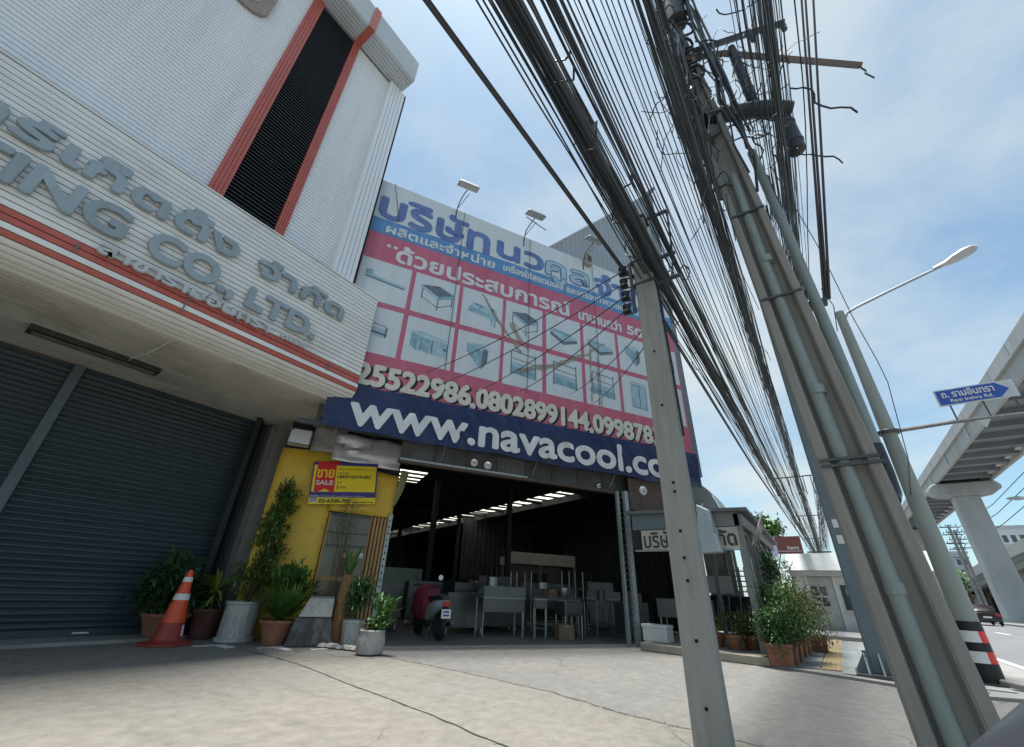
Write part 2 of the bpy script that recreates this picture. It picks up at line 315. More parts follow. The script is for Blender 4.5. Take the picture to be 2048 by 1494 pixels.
def raised(body, x0, x1, zb, h, y, t, mat, parent, bold, name='letter'):
    """one mesh per letter; x-height fits h above the baseline zb"""
    full = glyph(body)[0]; sx = (x1 - x0) / (full[:, 0].max() - full[:, 0].min()); l0 = full[:, 0].min()
    ref = glyph('H' if body[0] < 'z' else 'ก')[0]; sz = h / ref[:, 1].max(); pre = ''
    for cl in clusters(body):
        pre += cl
        if cl.strip() == '': continue
        v, f = glyph(cl[:2]); r_ = glyph(pre[:len(pre) - len(cl) + 2] if len(cl) > 2 else pre)[0][:, 0].max(); mb = MB()
        if len(cl) > 2:                                    # a second mark rides above the first
            v2, f2 = glyph(cl[2]); b0 = glyph(cl[0])[0]; v2 = v2.copy()
            v2[:, 0] += (b0[:, 0].max() * .72) - (v2[:, 0].min() + v2[:, 0].max()) / 2; v2[:, 1] += v[:, 1].max() + .03 - v2[:, 1].min()
            f = list(f) + [tuple(i + len(v) for i in q) for q in f2]; v = np.concatenate([v, v2])
        for i, (ox, oz) in enumerate([(0, 0), (bold, 0), (-bold, 0), (0, bold), (0, -bold), (bold * .7, bold * .7), (-bold * .7, bold * .7), (bold * .7, -bold * .7), (-bold * .7, -bold * .7)]):
            X = x0 + (v[:, 0] - v[:, 0].max() + r_ - l0) * sx + ox; Z = zb + v[:, 1] * sz + oz; Y = y - (v[:, 2] + .5) * t - i * .0005
            mb.add(np.stack([X, Y, Z], 1).tolist(), f)
        mb.build(name, mat, parent)

# ------------------------------------------------------------------ ground, slabs, road, pavement
B(-300, 700, -400, 400, -.5, -.16).build('ground', soil_m, kind='structure')
rg = random.Random(3)
def wob(pts, amp, step=.16):
    out_ = []
    for (a, b), (c, d) in zip(pts[:-1], pts[1:]):
        n = max(1, int(math.hypot(c - a, d - b) / step))
        out_ += [(a + (c - a) * i / n + rg.uniform(-amp, amp), b + (d - b) * i / n + rg.uniform(-amp, amp)) for i in range(n)]
    return out_ + [pts[-1]]
fc = MB().prism([(-14, -2.5), (8.9, -2.5), (8.9, 3.4), (32, 3.4), (32, 34), (-14, 34)], lambda p, q, t: (p, q, t), -.16, -.028).build('forecourt', conc_dark, kind='structure')
J1 = wob([(3.9, 10.1), (3.78, 6.4), (3.71, 5.8), (3.43, 4.38), (3.18, 2.98), (2.96, 2.06), (2.7, .8), (2.45, -2.45)], .010)
J2 = wob([(5.6, 10.1), (5.05, 6.1), (4.99, 5.81), (4.89, 4.31), (4.68, 2.71), (4.37, 1.77), (4.28, 1.13), (4.12, 0), (3.9, -2.45)], .013)
flat = lambda p, q, t: (p, q, t)
MB().prism([(-14, -2.45), (-14, 10.1)] + J1, flat, -.1, 0).build('slab', slab_a, fc)
MB().prism([(x + .012, y) for x, y in J1][::-1] + J2, flat, -.1, .003).build('slab', slab_a, fc)
MB().prism([(x + .026, y) for x, y in J2][::-1] + [(5.6, 33), (31, 33), (31, 3.9), (9.45, 3.42), (9.0, 1.12), (8.6, .08), (8.36, -.45), (8.2, -1.1), (8.6, -2.45)], flat, -.1, -.004).build('slab', slab_b, fc)
filler = M('black joint filler', (.045, .042, .036), .95, var=.5, scale=9)
def joint(J, w0, w1, z):
    vs = []
    for x, y in J: vs += [(x + rg.uniform(-.012, .004), y, z), (x + rg.uniform(w0, w1), y, z)]
    MB().add(vs, [(2 * i, 2 * i + 1, 2 * i + 3, 2 * i + 2) for i in range(len(J) - 1)]).build('joint_filler', filler, fc)
joint(wob(J2, .004, .05), .006, .034, .0045); joint(wob(J1[14:], .003, .05), .0, .012, .0045)
sill = MB()
sill.prism([(-14, 9.16), (3.2, 9.22), (3.9, 9.45), (4.1, 10.02), (-14, 10.02)], flat, 0.001, .045); sill.build('door_sill', conc, fc)
# white paint blots by the pots
for i, (x, y, a, b) in enumerate([(3.62, 8.25, .20, .05), (3.78, 8.02, .09, .24), (4.28, 7.55, .26, .05), (4.32, 7.32, .08, .22), (4.75, 6.95, .20, .05)]):
    MB().prism(wob([(x - a, y - b), (x + a, y - b * .8), (x + a * .9, y + b), (x - a * .8, y + b * .9), (x - a, y - b)], .03, .05)[:-1], flat, .001, .0055).build('paint_blot', white_line, fc)
# rubble along joint 2 and leaf litter
lit = MB()
for i in range(420):
    x, y = random.choice(J2[:60]); y += random.uniform(-.09, .09); r_ = random.uniform(.003, .009); x += random.uniform(-.02, .05); z = .002 + r_ * .3
    lit.add([(x - r_, y, z), (x, y - r_, z), (x + r_, y, z), (x, y + r_ * 1.3, z), (x, y, z + r_ * .8), (x, y, z - r_ * .6)], [(0, 1, 4), (1, 2, 4), (2, 3, 4), (3, 0, 4), (1, 0, 5), (2, 1, 5), (3, 2, 5), (0, 3, 5)])
for i in range(120):
    x, y = random.choice(J1[20:]); y += random.uniform(-.09, .09); r_ = random.uniform(.003, .008); x += random.uniform(-.03, .03); z = .002 + r_ * .3
    lit.add([(x - r_, y, z), (x, y - r_, z), (x + r_, y, z), (x, y + r_ * 1.3, z), (x, y, z + r_ * .8), (x, y, z - r_ * .6)], [(0, 1, 4), (1, 2, 4), (2, 3, 4), (3, 0, 4), (1, 0, 5), (2, 1, 5), (3, 2, 5), (0, 3, 5)])
lo = lit.build('grit', conc_dark, kind='stuff'); tag(lo, 'dark grit and crumbs lying along the slab joints', 'grit'); lo['kind'] = 'stuff'

road = B(-60, 500, -11.2, -2.5, -.16, -.075).build('road', asphalt, kind='structure')
for x in range(-20, 200, 6): B(x, x + 2.6, -6.75, -6.6, -.09, -.071).build('lane_mark', white_line, road)
B(9.2, 300, -2.86, -2.72, -.09, -.071).build('edge_line', white_line, road)
B(-60, 500, -19.5, -11.2, -.16, .06).build('median', conc, kind='structure')
B(-60, 500, -31, -19.5, -.16, -.08).build('far_road', asphalt, kind='structure')

pv = MB().prism([(9.02, 1.14), (8.62, .10), (8.38, -.45), (8.22, -1.1), (8.5, -1.85), (9.6, -2.44), (24, -2.44), (24, 1.14)], flat, -.1, .012).build('pavement', conc, kind='structure')
def edge_x(y): return 8.22 + max(0, (y + 1.1)) * .37 if y > -1.1 else 8.22 + (-1.1 - y) * .9
kb = wob([(9.02, 1.14), (8.62, .10), (8.38, -.45), (8.22, -1.1), (8.5, -1.85), (9.6, -2.44)], .002, .6)
for (a, b), (c, d) in zip(kb[:-1], kb[1:]):
    t = Vector((c - a, d - b)); L_ = t.length; t /= L_; n_ = Vector((-t.y, t.x)); 
    if n_.x < 0: n_ = -n_
    p0, p1 = Vector((a, b)) + t * .006, Vector((c, d)) - t * .006
    q = [p0 - n_ * .004, p1 - n_ * .004, p1 + n_ * .2, p0 + n_ * .2]
    MB().hexa([(p.x, p.y, -.1) for p in q], [(p.x, p.y, .03) for p in q]).build('kerbstone', conc, pv)
tmesh = {}
def tile(x, y, wx, wy, mat, kind):
    key = (round(wx, 2), round(wy, 2), mat.name)
    if key not in tmesh:
        mb = B(0, wx - .008, 0, wy - .008, -.03, 0)
        if kind:
            for k in range(4): mb.box(.03, wx - .04, .03 + k * .068, .06 + k * .068, 0, .004)
        tmesh[key] = mb.mesh('paving_tile', mat)
    o = place('paving_tile', tmesh[key], pv); o.location = (x, y, .027 + rg.uniform(-.002, .002)); o.rotation_euler = (rg.uniform(-.004, .004), rg.uniform(-.004, .004), 0)
rows = [(-2.2 + .3 * i, .3, tile_grey, 0) for i in range(8)][1:] + [(.16, .3, tile_yellow, 1), (.47, .3, tile_grey, 0), (.78, .3, tile_grey, 0)]
for y, wy, mt, k in rows:
    x = 8.1 + .0
    while x < 14.5:
        if x > edge_x(y) + .22 and x > edge_x(y + wy) + .22: tile(x, y, .3, wy, mt, k)
        x += .3
B(14.6, 24, .165, .455, 0, .026).build('tactile_strip', tile_yellow, pv)
B(17.2, 24, -2.0, 1.14, .0, .11).build('house_step', conc, pv)

# ------------------------------------------------------------------ the shop building with the curved canopy
A = thing('shop_building', 'tall white ribbed shop building with deep canopy, red stripes and closed grey shutters', 'building', (-1, 9.98, 0), ab=True)
B(-14, 3.56, 7.2, 17, 4.61, 14.9).build('wall_core', dark_in, A)
B(-14, 4.95, 10.12, 14, 0, 4.6).build('ground_floor_wall', conc_dark, A)
def ribbed(x0, x1, z0, z1, y, pitch=.086, depth=.030, mat=siding):
    mb = MB(); n = int((z1 - z0) / pitch); vs = []
    for i in range(n):
        z = z0 + i * pitch
        vs += [(y + depth, z), (y + depth, z + .010), (y, z + .016), (y - .004, z + .045), (y, z + pitch - .010)]
    vs.append((y + depth, z0 + n * pitch)); m = len(vs)
    pts = [(x0, a, b) for a, b in vs] + [(x1, a, b) for a, b in vs]
    mb.add(pts, [(i, i + m, i + m + 1, i + 1) for i in range(m - 1)])
    return mb
ribbed(-14, .79, 6.4, 13.92, 7.1).build('wall_cladding', siding, A)
ribbed(2.1, 3.14, 6.4, 13.92, 7.1).build('wall_cladding', siding, A)
for x0, x1 in ((.79, 1.03), (1.93, 2.11)):
    k = 4; w = (x1 - x0) / k
    tr = B(x0, x1, 7.06, 7.2, 6.4, 13.93).build('red_trim', red_paint, A)
    for i in range(k): B(x0 + i * w + .006, x0 + (i + 1) * w - .008, 7.045, 7.062, 6.4, 13.925).build('trim_rib', red_paint, tr)
lv = B(1.03, 1.93, 7.16, 7.19, 6.4, 13.92).build('louvre_back', black_void, A)
lm = MB().hexa([(1.03, 7.08, 0), (1.93, 7.08, 0), (1.93, 7.15, .035), (1.03, 7.15, .035)], [(1.03, 7.08, .014), (1.93, 7.08, .014), (1.93, 7.15, .049), (1.03, 7.15, .049)]).mesh('louvre_slat', black_slat)
for i in range(87):
    o = place('louvre_slat', lm, lv); o.location.z = 6.42 + i * .086
# corner pilaster with upright ribs
pl = B(3.14, 3.66, 7.02, 7.2, 6.4, 13.9).build('corner_pilaster', siding, A)
for i in range(5): B(3.15 + i * .102, 3.15 + i * .102 + .088, 6.985, 7.022, 6.4, 13.9).build('pilaster_rib', siding, pl)
B(3.662, 3.70, 7.0, 7.2, 6.4, 13.9).build('corner_flashing', black_void, A)
# overhanging eave
ev = B(-14, 3.55, 6.5, 7.2, 13.97, 14.94).build('eave', fascia_m, A)
for i in range(6): B(-14, 3.545, 6.515 + i * .095, 6.515 + i * .095 + .083, 13.935, 13.972).build('eave_strip', fascia_m, ev)
for i in range(60): pass
fs_ = ribbed(-14, 3.55, 13.98, 14.92, 6.49, .055, .006, fascia_m); fs_.build('eave_cladding', fascia_m, A)
B(1.93, 2.11, 6.50, 7.05, 13.915, 13.94).build('red_trim', red_paint, A)
B(1.93, 2.11, 6.455, 6.482, 13.93, 14.95).build('red_trim', red_paint, A)
# rounded emblem high on the wall
def rrect(x0, x1, z0, z1, r, n=7):
    out_ = []
    for cx_, cz_, a0 in ((x1 - r, z0 + r, -90), (x1 - r, z1 - r, 0), (x0 + r, z1 - r, 90), (x0 + r, z0 + r, 180)):
        out_ += [(cx_ + r * math.cos(R(a0 + 90 * i / n)), cz_ + r * math.sin(R(a0 + 90 * i / n))) for i in range(n + 1)]
    return out_
yz = lambda p, q, t: (p, t, q)
em = MB().prism(rrect(-1.15, .26, 11.33, 12.75, .42), yz, 7.02, 7.095).build('emblem', M('emblem rim', (.33, .25, .22), .7, var=.2, scale=14, bump=.3), A)
MB().prism(rrect(-.92, .04, 11.56, 12.52, .26), yz, 7.006, 7.03).build('emblem_panel', M('emblem centre', (.28, .33, .38), .5, var=.1), em)
# canopy: profile in (y, z), clad in strips that run along the front
prof = [(7.08, 6.53), (6.80, 6.53)]
z = 6.53
front = [(6.80, 6.52 - .0895 * i) for i in range(25)]                 # down to 4.37
arc = [(7.55 - .75 * math.cos(R(a)), 4.37 - .30 * math.sin(R(a))) for a in (15, 28, 39, 49, 58, 67, 75, 83, 90)]
soff = [(7.55 + .1 * i, 4.07 + .0045 * i) for i in range(1, 26)]
line = front + arc + soff
xr = lambda y: 4.22 + .13 * (y - 6.8)
core = MB(); inner = [(7.08, 6.5)] + [(y + .03, z) for y, z in front] + [(y + .02, z + .03) for y, z in arc] + [(y, z + .03) for y, z in soff] + [(9.98, 6.5)]
n_ = len(inner)
core.add([(-14, y, z) for y, z in inner] + [(xr(y) - .012, y, z) for y, z in inner], [tuple(range(n_))[::-1], tuple(range(n_, 2 * n_))] + [(i, (i + 1) % n_, n_ + (i + 1) % n_, n_ + i) for i in range(n_)])
cn = core.build('canopy', black_void, A)
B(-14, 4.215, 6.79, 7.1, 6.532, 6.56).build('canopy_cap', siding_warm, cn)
for i in range(len(line) - 1):
    (y0, z0), (y1, z1) = line[i], line[i + 1]
    t = Vector((y1 - y0, z1 - z0)); L_ = t.length; t /= L_; n2 = Vector((t.y, -t.x))          # outward
    a = Vector((y0, z0)) + t * .008; b = Vector((y1, z1)) - t * .007
    zc = (z0 + z1) / 2; red = (4.50 < zc < 4.63) or (4.31 < zc < 4.41)
    bulge = .004 + rg.uniform(0, .002)
    q = [a - n2 * .02, b - n2 * .02, b, (a + b) / 2 + n2 * bulge, a]
    x0, x1 = -14, [xr(p.x) for p in q]
    mb = MB(); m = len(q)
    mb.add([(x0, p.x, p.y) for p in q] + [(x, p.x, p.y) for x, p in zip(x1, q)], [tuple(range(m))[::-1], tuple(range(m, 2 * m))] + [(k, (k + 1) % m, m + (k + 1) % m, m + k) for k in range(m)])
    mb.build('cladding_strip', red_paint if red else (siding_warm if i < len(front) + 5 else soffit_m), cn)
raised('มาร์เก็ตติ้ง', -1.86, 1.50, 5.55, .27, 6.775, .05, letter_m, A, .024)
raised('จำกัด', 1.84, 3.50, 5.56, .25, 6.775, .05, letter_m, A, .022)
raised('MARKETING', -3.45, .24, 4.90, .42, 6.775, .05, letter_m, A, .024)
raised('CO.,', .52, 1.66, 4.90, .42, 6.775, .05, letter_m, A, .024)
raised('LTD.', 1.88, 3.08, 4.87, .36, 6.775, .05, letter_m, A, .022)
raised('สาขารามอินทรา', .12, 2.34, 4.60, .13, 6.77, .045, letter_w, A, .011)
raised('กม.8', 2.55, 3.0, 4.63, .07, 6.77, .03, letter_w, A, .006)
# drips of grime below the small letters
for x, l in ((1.18, .30), (1.86, .10), (-.05, .12), (3.50, .16), (3.53, .12)):
    B(x, x + .018, 6.783, 6.7915, 4.60 - l, 4.60).build('grime_drip', conc_dark, A)
# shutters
for x0, x1, z1 in ((-7.5, .76, 4.13), (.90, 4.17, 4.17)):
    sh = B(x0, x1, 10.03, 10.08, .03, z1).build('roller_shutter', shutter_m, A)
    sm = MB(); N_ = 5
    pr = [(10.03, 0)] + [(10.028 - .026 * math.sin(math.pi * k / N_), .008 + .078 * k / N_) for k in range(N_ + 1)] + [(10.03, .09)]
    sm.prism(pr, lambda p, q, t: (t, p, q), x0 + .02, x1 - .02); sme = sm.mesh('shutter_slat', shutter_m); sme.shade_smooth(); sme.set_sharp_from_angle(angle=R(50))
    k = int((z1 - .14) / .09)
    for i in range(k):
        o = place('shutter_slat', sme, sh); o.location = (0, rg.uniform(-.002, .002), .14 + i * .09)
    B(x0, x1, 9.985, 10.03, .047, .145).build('bottom_rail', shutter_m, sh)
B(.76, .90, 9.93, 10.1, 0, 4.15).build('shutter_post', M('shutter post grey', (.10, .13, .15), .5, dirt=.3), A)
B(2.35, 2.55, 9.972, 9.984, .085, .105).build('maker_label', white_line, A)
B(4.17, 4.30, 9.75, 10.12, 0, 4.15).build('door_jamb', conc_dark, A)
B(4.28, 4.92, 9.62, 10.3, 0, 4.16).build('column', conc, A, bev=.01)
# tube light and hanging wires under the canopy
tl = thing('tube_light', 'dirty dead twin tube light fixed under the canopy soffit', 'light', (.85, 8.78, 4.16), ab=True)
B(.02, 1.64, 8.66, 8.92, 4.04, 4.17).build('tray', M('sooty tray', (.045, .04, .035), .7, var=.4, scale=8, dirt=.5), tl)
for y in (8.735, 8.83): MB().tube([(.08, y, 4.02), (1.58, y, 4.02)], .018, 8).build('tube', M('dusty tube', (.10, .095, .085), .5, var=.3, scale=8), tl)
tag(MB().tube([(1.35, 6.82, 4.36), (1.32, 7.3, 4.05), (1.24, 7.9, 3.98), (1.16, 8.4, 4.0), (1.2, 8.72, 4.08)], .008, 5).build('loose_wire', white_p), 'pale loose wire looping under the canopy to the tube light', 'wire')
tag(MB().tube([(4.05, 7.4, 4.1), (4.07, 7.42, 3.8), (4.05, 7.4, 3.6)], .007, 5).build('loose_wire', white_p), 'short pale wire dangling from the far end of the canopy', 'wire')

# ------------------------------------------------------------------ warehouse
WH = thing('warehouse', 'dark open warehouse behind the big printed billboard', 'warehouse', (BO[0], BO[1], 0), TH)
def corrug(name, pts0, pts1, n, amp, mat, parent, ribs=3):
    """corrugated sheet between two edges (lists of two points each), ribs along the edges"""
    a0, a1 = Vector(pts0[0]), Vector(pts0[1]); b0, b1 = Vector(pts1[0]), Vector(pts1[1])
    nrm = (a1 - a0).cross(b0 - a0).normalized(); vs = []; m = n * 4 + 1
    for i in range(m):
        t = i / (m - 1); o_ = nrm * (amp if i % 4 in (1, 2) else 0)
        vs += [a0.lerp(b0, t) + o_, a1.lerp(b1, t) + o_]
    return MB().add(vs, [(2 * i, 2 * i + 1, 2 * i + 3, 2 * i + 2) for i in range(m - 1)]).build(name, mat, parent)
# roof with a long slanting gap that lets in the sky
zr = 4.3
def slot(d): return 8.9 - .18 * (d - 5.3)
def quad(mb, p): mb.add(p, [(0, 1, 2, 3)])
rf = MB(); HW = .40
def rpan(p): rf.hexa([(x, y, zr) for x, y in p], [(x, y, zr + .03) for x, y in p])
rpan([(-1.2, .45), (slot(.45) - HW, .45), (slot(5.4) - HW, 5.4), (-1.2, 5.4)])
rpan([(-1.2, 5.4), (2.55, 5.4), (2.55, 7.2), (-1.2, 7.2)]); rpan([(3.5, 5.4), (slot(5.4) - HW, 5.4), (slot(7.2) - HW, 7.2), (3.5, 7.2)])
rpan([(-1.2, 7.2), (slot(7.2) - HW, 7.2), (slot(27) - HW, 27), (-1.2, 27)])
rpan([(slot(.45) + HW, .45), (9.75, .45), (11.6, 5), (11.6, 27), (slot(27) + HW, 27)][:4] if False else [(slot(5) + HW, 5), (11.6, 5), (11.6, 27), (slot(27) + HW, 27)])
rpan([(slot(.45) - HW, .45), (9.7, .45), (11.6, 5), (slot(5) - HW, 5)])
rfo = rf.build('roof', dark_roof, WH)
d = 5.0; i = 0
while d < 26:
    w = .07 if i % 4 else .30
    B(slot(d) - HW - .05, slot(d) + HW + .05, d, d + w, zr - .03, zr + .035).build('purlin', dark_roof, rfo)
    d += w + (.62 if i % 3 else .42); i += 1
sk = bpy.data.materials.new('fibreglass sheet'); sk.use_nodes = True; _t = sk.node_tree; _o = _t.nodes['Material Output']; _tr = _t.nodes.new('ShaderNodeBsdfTranslucent'); _tr.inputs[0].default_value = (.86, .88, .80, 1); _t.links.new(_tr.outputs[0], _o.inputs[0])
for k in range(7): 
    da, db = 5 + k * 3, 7.95 + k * 3
    MB().hexa([(slot(da) - HW, da, zr + .04), (slot(da) + HW, da, zr + .04), (slot(db) + HW, db, zr + .04), (slot(db) - HW, db, zr + .04)], [(slot(da) - HW, da, zr + .043), (slot(da) + HW, da, zr + .043), (slot(db) + HW, db, zr + .043), (slot(db) - HW, db, zr + .043)]).build('skylight_sheet', sk, rfo)
B(2.5, 3.55, 5.35, 7.25, zr + .04, zr + .043).build('skylight_sheet', sk, rfo)
for d in (5.75, 6.3, 6.8): B(2.5, 3.55, d, d + .06, zr - .03, zr + .035).build('purlin', dark_roof, rfo)
for s_ in (HW + .06,): MB().hexa([(slot(5) + s_ - .05, 5, zr - .2), (slot(5) + s_ + .05, 5, zr - .2), (slot(26) + s_ + .05, 26, zr - .2), (slot(26) + s_ - .05, 26, zr - .2)], [(slot(5) + s_ - .05, 5, zr - .005), (slot(5) + s_ + .05, 5, zr - .005), (slot(26) + s_ + .05, 26, zr - .005), (slot(26) + s_ - .05, 26, zr - .005)]).build('beam', dark_in, rfo)
for d in (3.2, 12, 20): B(-1.1, 9.2, d, d + .10, zr - .12, zr - .01).build('truss', dark_in, rfo)
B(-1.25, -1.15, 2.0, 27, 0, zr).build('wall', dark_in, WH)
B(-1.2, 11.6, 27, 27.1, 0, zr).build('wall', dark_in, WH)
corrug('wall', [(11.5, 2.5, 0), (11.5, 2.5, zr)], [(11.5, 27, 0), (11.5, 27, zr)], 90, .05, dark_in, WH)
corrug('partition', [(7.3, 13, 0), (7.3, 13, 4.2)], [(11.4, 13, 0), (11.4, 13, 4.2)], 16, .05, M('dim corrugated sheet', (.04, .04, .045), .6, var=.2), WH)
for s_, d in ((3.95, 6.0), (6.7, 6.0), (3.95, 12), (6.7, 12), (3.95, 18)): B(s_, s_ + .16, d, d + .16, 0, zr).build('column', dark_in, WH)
# front lintel of dark sheet panels
for i in range(8):
    s0 = 1.74 + i * .71
    B(s0, s0 + .70, .28, .31, 3.24, 3.62).build('lintel_panel', M('dark lintel sheet', (.075, .078, .08), .6, var=.35, scale=3, dirt=.4, dcol=(.03, .03, .03), rnd=.3), WH)
    B(s0 - .015, s0 + .012, .25, .285, 3.2, 3.6).build('lintel_rib', rust_iron, WH)
B(1.7, 7.4, .22, .34, 3.16, 3.235).build('lintel_rail', rust_iron, WH)
B(1.72, 4.6, .20, .24, 3.205, 3.245).build('lintel_edge', galv, WH)
B(-.3, 9.65, .2, .26, 3.62, 3.72).build('sign_rail', steel_dark, WH)
for s_ in (0, 2.4, 4.8, 7.2, 9.55): B(s_, s_ + .09, .22, .31, 3.6, 10.2).build('sign_post', steel_dark, WH)
for z in (5, 6.6, 8.2, 9.9): B(-.0, 9.64, .1, .2, z, z + .08).build('sign_rail', steel_dark, WH)
# right post with its lattice face
po = B(7.14, 7.24, .0, .10, 0, 3.2).build('gate_post', galv, WH)
B(7.0, 7.06, .12, .2, 0, 3.2).build('gate_post', galv, WH)
for i in range(24): MB().tube([(7.04, .15, .25 + i * .12), (7.15, .06, .33 + i * .12)], .012, 4).build('lacing', rust_iron, po)
# rusty sheet right of the post and what hangs on it
B(7.30, 8.75, .02, .05, 2.78, 3.55).build('rusty_sheet', rust_iron, WH)
for s_, d, z, r_ in ((3.62, .2, 3.36, .085), (3.30, .2, 3.37, .08), (7.72, -.02, 3.27, .11), (6.55, .2, 3.28, .05)):
    b = thing('round_lamp', {3.62: 'round white bulkhead lamp under the letter n of the web address', 3.30: 'dim grey bulkhead lamp left of the white one under the banner', 7.72: 'pale round plate on the rusty sheet by the gate post', 6.55: 'small white bracket lamp under the right end of the banner'}[s_], 'lamp', W(s_, d, z), TH)
    MB().lathe([(r_ * .3, .04), (r_, .03), (r_, 0), (r_ * .8, -.03), (r_ * .3, -.045)], n=16, ax='y').build('rim', white_p, b, True)
    MB().lathe([(r_ * .62, -.02), (r_ * .55, -.06), (r_ * .2, -.085)], n=14, ax='y').build('lens', lamp_glass if r_ > .06 else steel_dark, b, True)
fl = thing('wall_floodlight', 'small square floodlight with pale glass on the gate post', 'floodlight', W(7.5, -.1, 2.62), TH)
B(-.15, .15, -.05, .05, -.09, .09).build('housing', plastic_bk, fl, bev=.01); B(-.125, .125, -.056, -.051, -.07, .07).build('glass', lamp_glass, fl); B(-.03, .03, .05, .12, -.02, .02).build('bracket', steel_dark, fl)
# yellow sheets, door, posts at the left of the entrance
YW = thing('yellow_front', 'mustard yellow sheet front with glazed door left of the warehouse opening', 'facade', W(.6, 1.75), TH)
def L_(s0, s1, d0, d1, z0, z1): return B(s0 - .6, s1 - .6, d0 - 1.75, d1 - 1.75, z0, z1)
def sheet(s0, s1, zl0, zl1, zr0, zr1, d, mat, name, amp=.012, n=8, par=None):
    mb = MB(); vs = []
    for j in range(n + 1):
        for i in range(n + 1):
            s_ = s0 + (s1 - s0) * i / n; u = i / n; z0, z1 = zl0 + (zr0 - zl0) * u, zl1 + (zr1 - zl1) * u
            vs.append((s_ - .6, d - 1.75 + rg.uniform(-amp, amp), z0 + (z1 - z0) * j / n))
    m = n + 1
    mb.add(vs, [(j * m + i, j * m + i + 1, (j + 1) * m + i + 1, (j + 1) * m + i) for j in range(n) for i in range(n)])
    o = mb.build(name, mat, par or YW, True)
    so_ = o.modifiers.new('solid', 'SOLIDIFY'); so_.thickness = .006; so_.offset = 1
    return o
sheet(-.55, .66, 0, 3.50, 0, 3.56, 1.74, yellow_m, 'yellow_panel')
sheet(.64, 1.97, 2.30, 3.34, 2.27, 3.20, 1.70, yellow_m, 'yellow_panel')
sheet(.45, 1.95, 3.36, 4.0, 3.32, 3.98, 1.66, foil, 'silver_sheet', .055, 7)
sheet(-.02, .66, 3.50, 4.1, 3.52, 4.1, 1.69, tarp, 'grey_tarpaulin', .03, 5)
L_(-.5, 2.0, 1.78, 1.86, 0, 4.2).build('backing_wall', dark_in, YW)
dr = L_(.68, 1.58, 1.765, 1.778, .05, 2.28).build('door', glass_p, YW)
for z0, z1 in ((.05, .12), (.98, 1.06), (1.62, 1.66), (1.88, 1.90), (2.22, 2.28)): L_(.68, 1.58, 1.745, 1.764, z0, z1).build('door_rail', wood_o if z0 < 1.1 else steel_dark, dr)
for s0 in (.68, 1.11, 1.54): L_(s0, s0 + .04, 1.742, 1.763, 1.06 if s0 == 1.11 else .05, 2.28).build('door_stile', steel_dark if s0 == 1.11 else wood_o, dr)
L_(1.12, 1.38, 1.73, 1.742, 1.42, 1.50).build('door_sticker', wood_o, dr); L_(1.43, 1.52, 1.73, 1.742, 1.42, 1.52).build('door_sticker', print_text, dr)
for i in range(4):
    p = L_(1.60 + i * .075, 1.655 + i * .075, 1.68, 1.75, .0, 2.26).build('wooden_slat', wood_o, YW, bev=.006)
for z in (.78, 1.02): L_(1.60, 1.88, 1.662, 1.69, z, z + .06).build('slat_rail', wood_o, YW)
wp = L_(1.90, 1.99, 1.66, 1.75, 0, 2.35).build('perforated_post', M('peeling white post', (.50, .53, .54), .6, var=.2, scale=8, dirt=.6, dcol=(.16, .12, .09), dscale=7), YW)
for i in range(14): L_(1.93, 1.955, 1.652, 1.662, .5 + i * .13, .54 + i * .13).build('post_hole', black_void, wp)
# bent translucent sheet hanging at the corner of the opening
MB().add([(1.42, -.1, 3.35), (1.58, -.25, 3.30), (1.50, -.2, 2.85), (1.40, -.12, 2.55), (1.33, -.05, 2.5)], [(0, 1, 2, 4), (2, 3, 4)]).build('torn_flap', M('torn yellowed sheet', (.33, .33, .17), .6, var=.3, scale=5), YW)
# wire shelf box high at the left
lb = thing('wall_box', 'pale box with black rim hung above the yellow sheet beside the column', 'box', W(-.25, 1.62, 3.55), TH)
B(-.24, .20, -.12, .1, 0, .34).build('panel', foil, lb, bev=.02); MB().tube([(.20, -.13, 0), (-.24, -.13, .02), (-.22, -.13, .3), (.05, -.13, .52), (.24, -.13, .55), (.22, -.13, .0)], .012, 5).build('rim', plastic_bk, lb)
# for-sale sign
SS = thing('sale_sign', 'bright yellow and purple for-sale sign with red ribbon on the yellow front', 'sign', W(.22, 1.6, 2.37), TH)
SS.rotation_euler = (0, R(-6), TH); SW, SH = 1.34, .89
B(0, SW, -.012, .012, 0, SH).build('board', sale_b, SS)
B(.026, SW - .03, -.0155, -.0125, .255, SH - .07).build('yellow_field', sale_y, SS)
B(.0, SW, -.0155, -.0125, 0, .135).build('phone_strip', sale_y, SS)
MB().prism([(.08, .215), (.28, .32), (.47, .215), (.465, .55), (.47, SH - .01), (.54, SH - .002), (.54, SH - .05), (.50, SH + .008), (.10, SH + .008), (.07, .6)], lambda p, q, t: (p, t, q), -.0205, -.016).build('ribbon', sale_r, SS)
text('lettering', 'ขาย', .10, .43, .55, .72, -.0208, .002, sale_y, SS, .007)
text('lettering', 'SALE', .10, .43, .40, .49, -.0208, .002, white_p, SS, .005)
text('lettering', 'บริษัทบริหารสินทรัพย์ กรุงเทพพาณิชย์ จำกัด (มหาชน)', .51, 1.29, .715, .77, -.0158, .001, ink, SS)
text('lettering', 'รหัสทรัพย์สิน', .51, .74, .635, .68, -.0158, .001, ink, SS)
text('lettering', 'LBKKVL0191001', .51, 1.19, .545, .61, -.0158, .002, ink, SS, .003)
text('lettering', 'เนื้อที่', .51, .60, .43, .48, -.0158, .001, ink, SS)
text('lettering', '2', .51, .555, .325, .385, -.0158, .002, ink, SS, .003); text('lettering', 'งาน', .585, .70, .328, .37, -.0158, .001, ink, SS, .001)
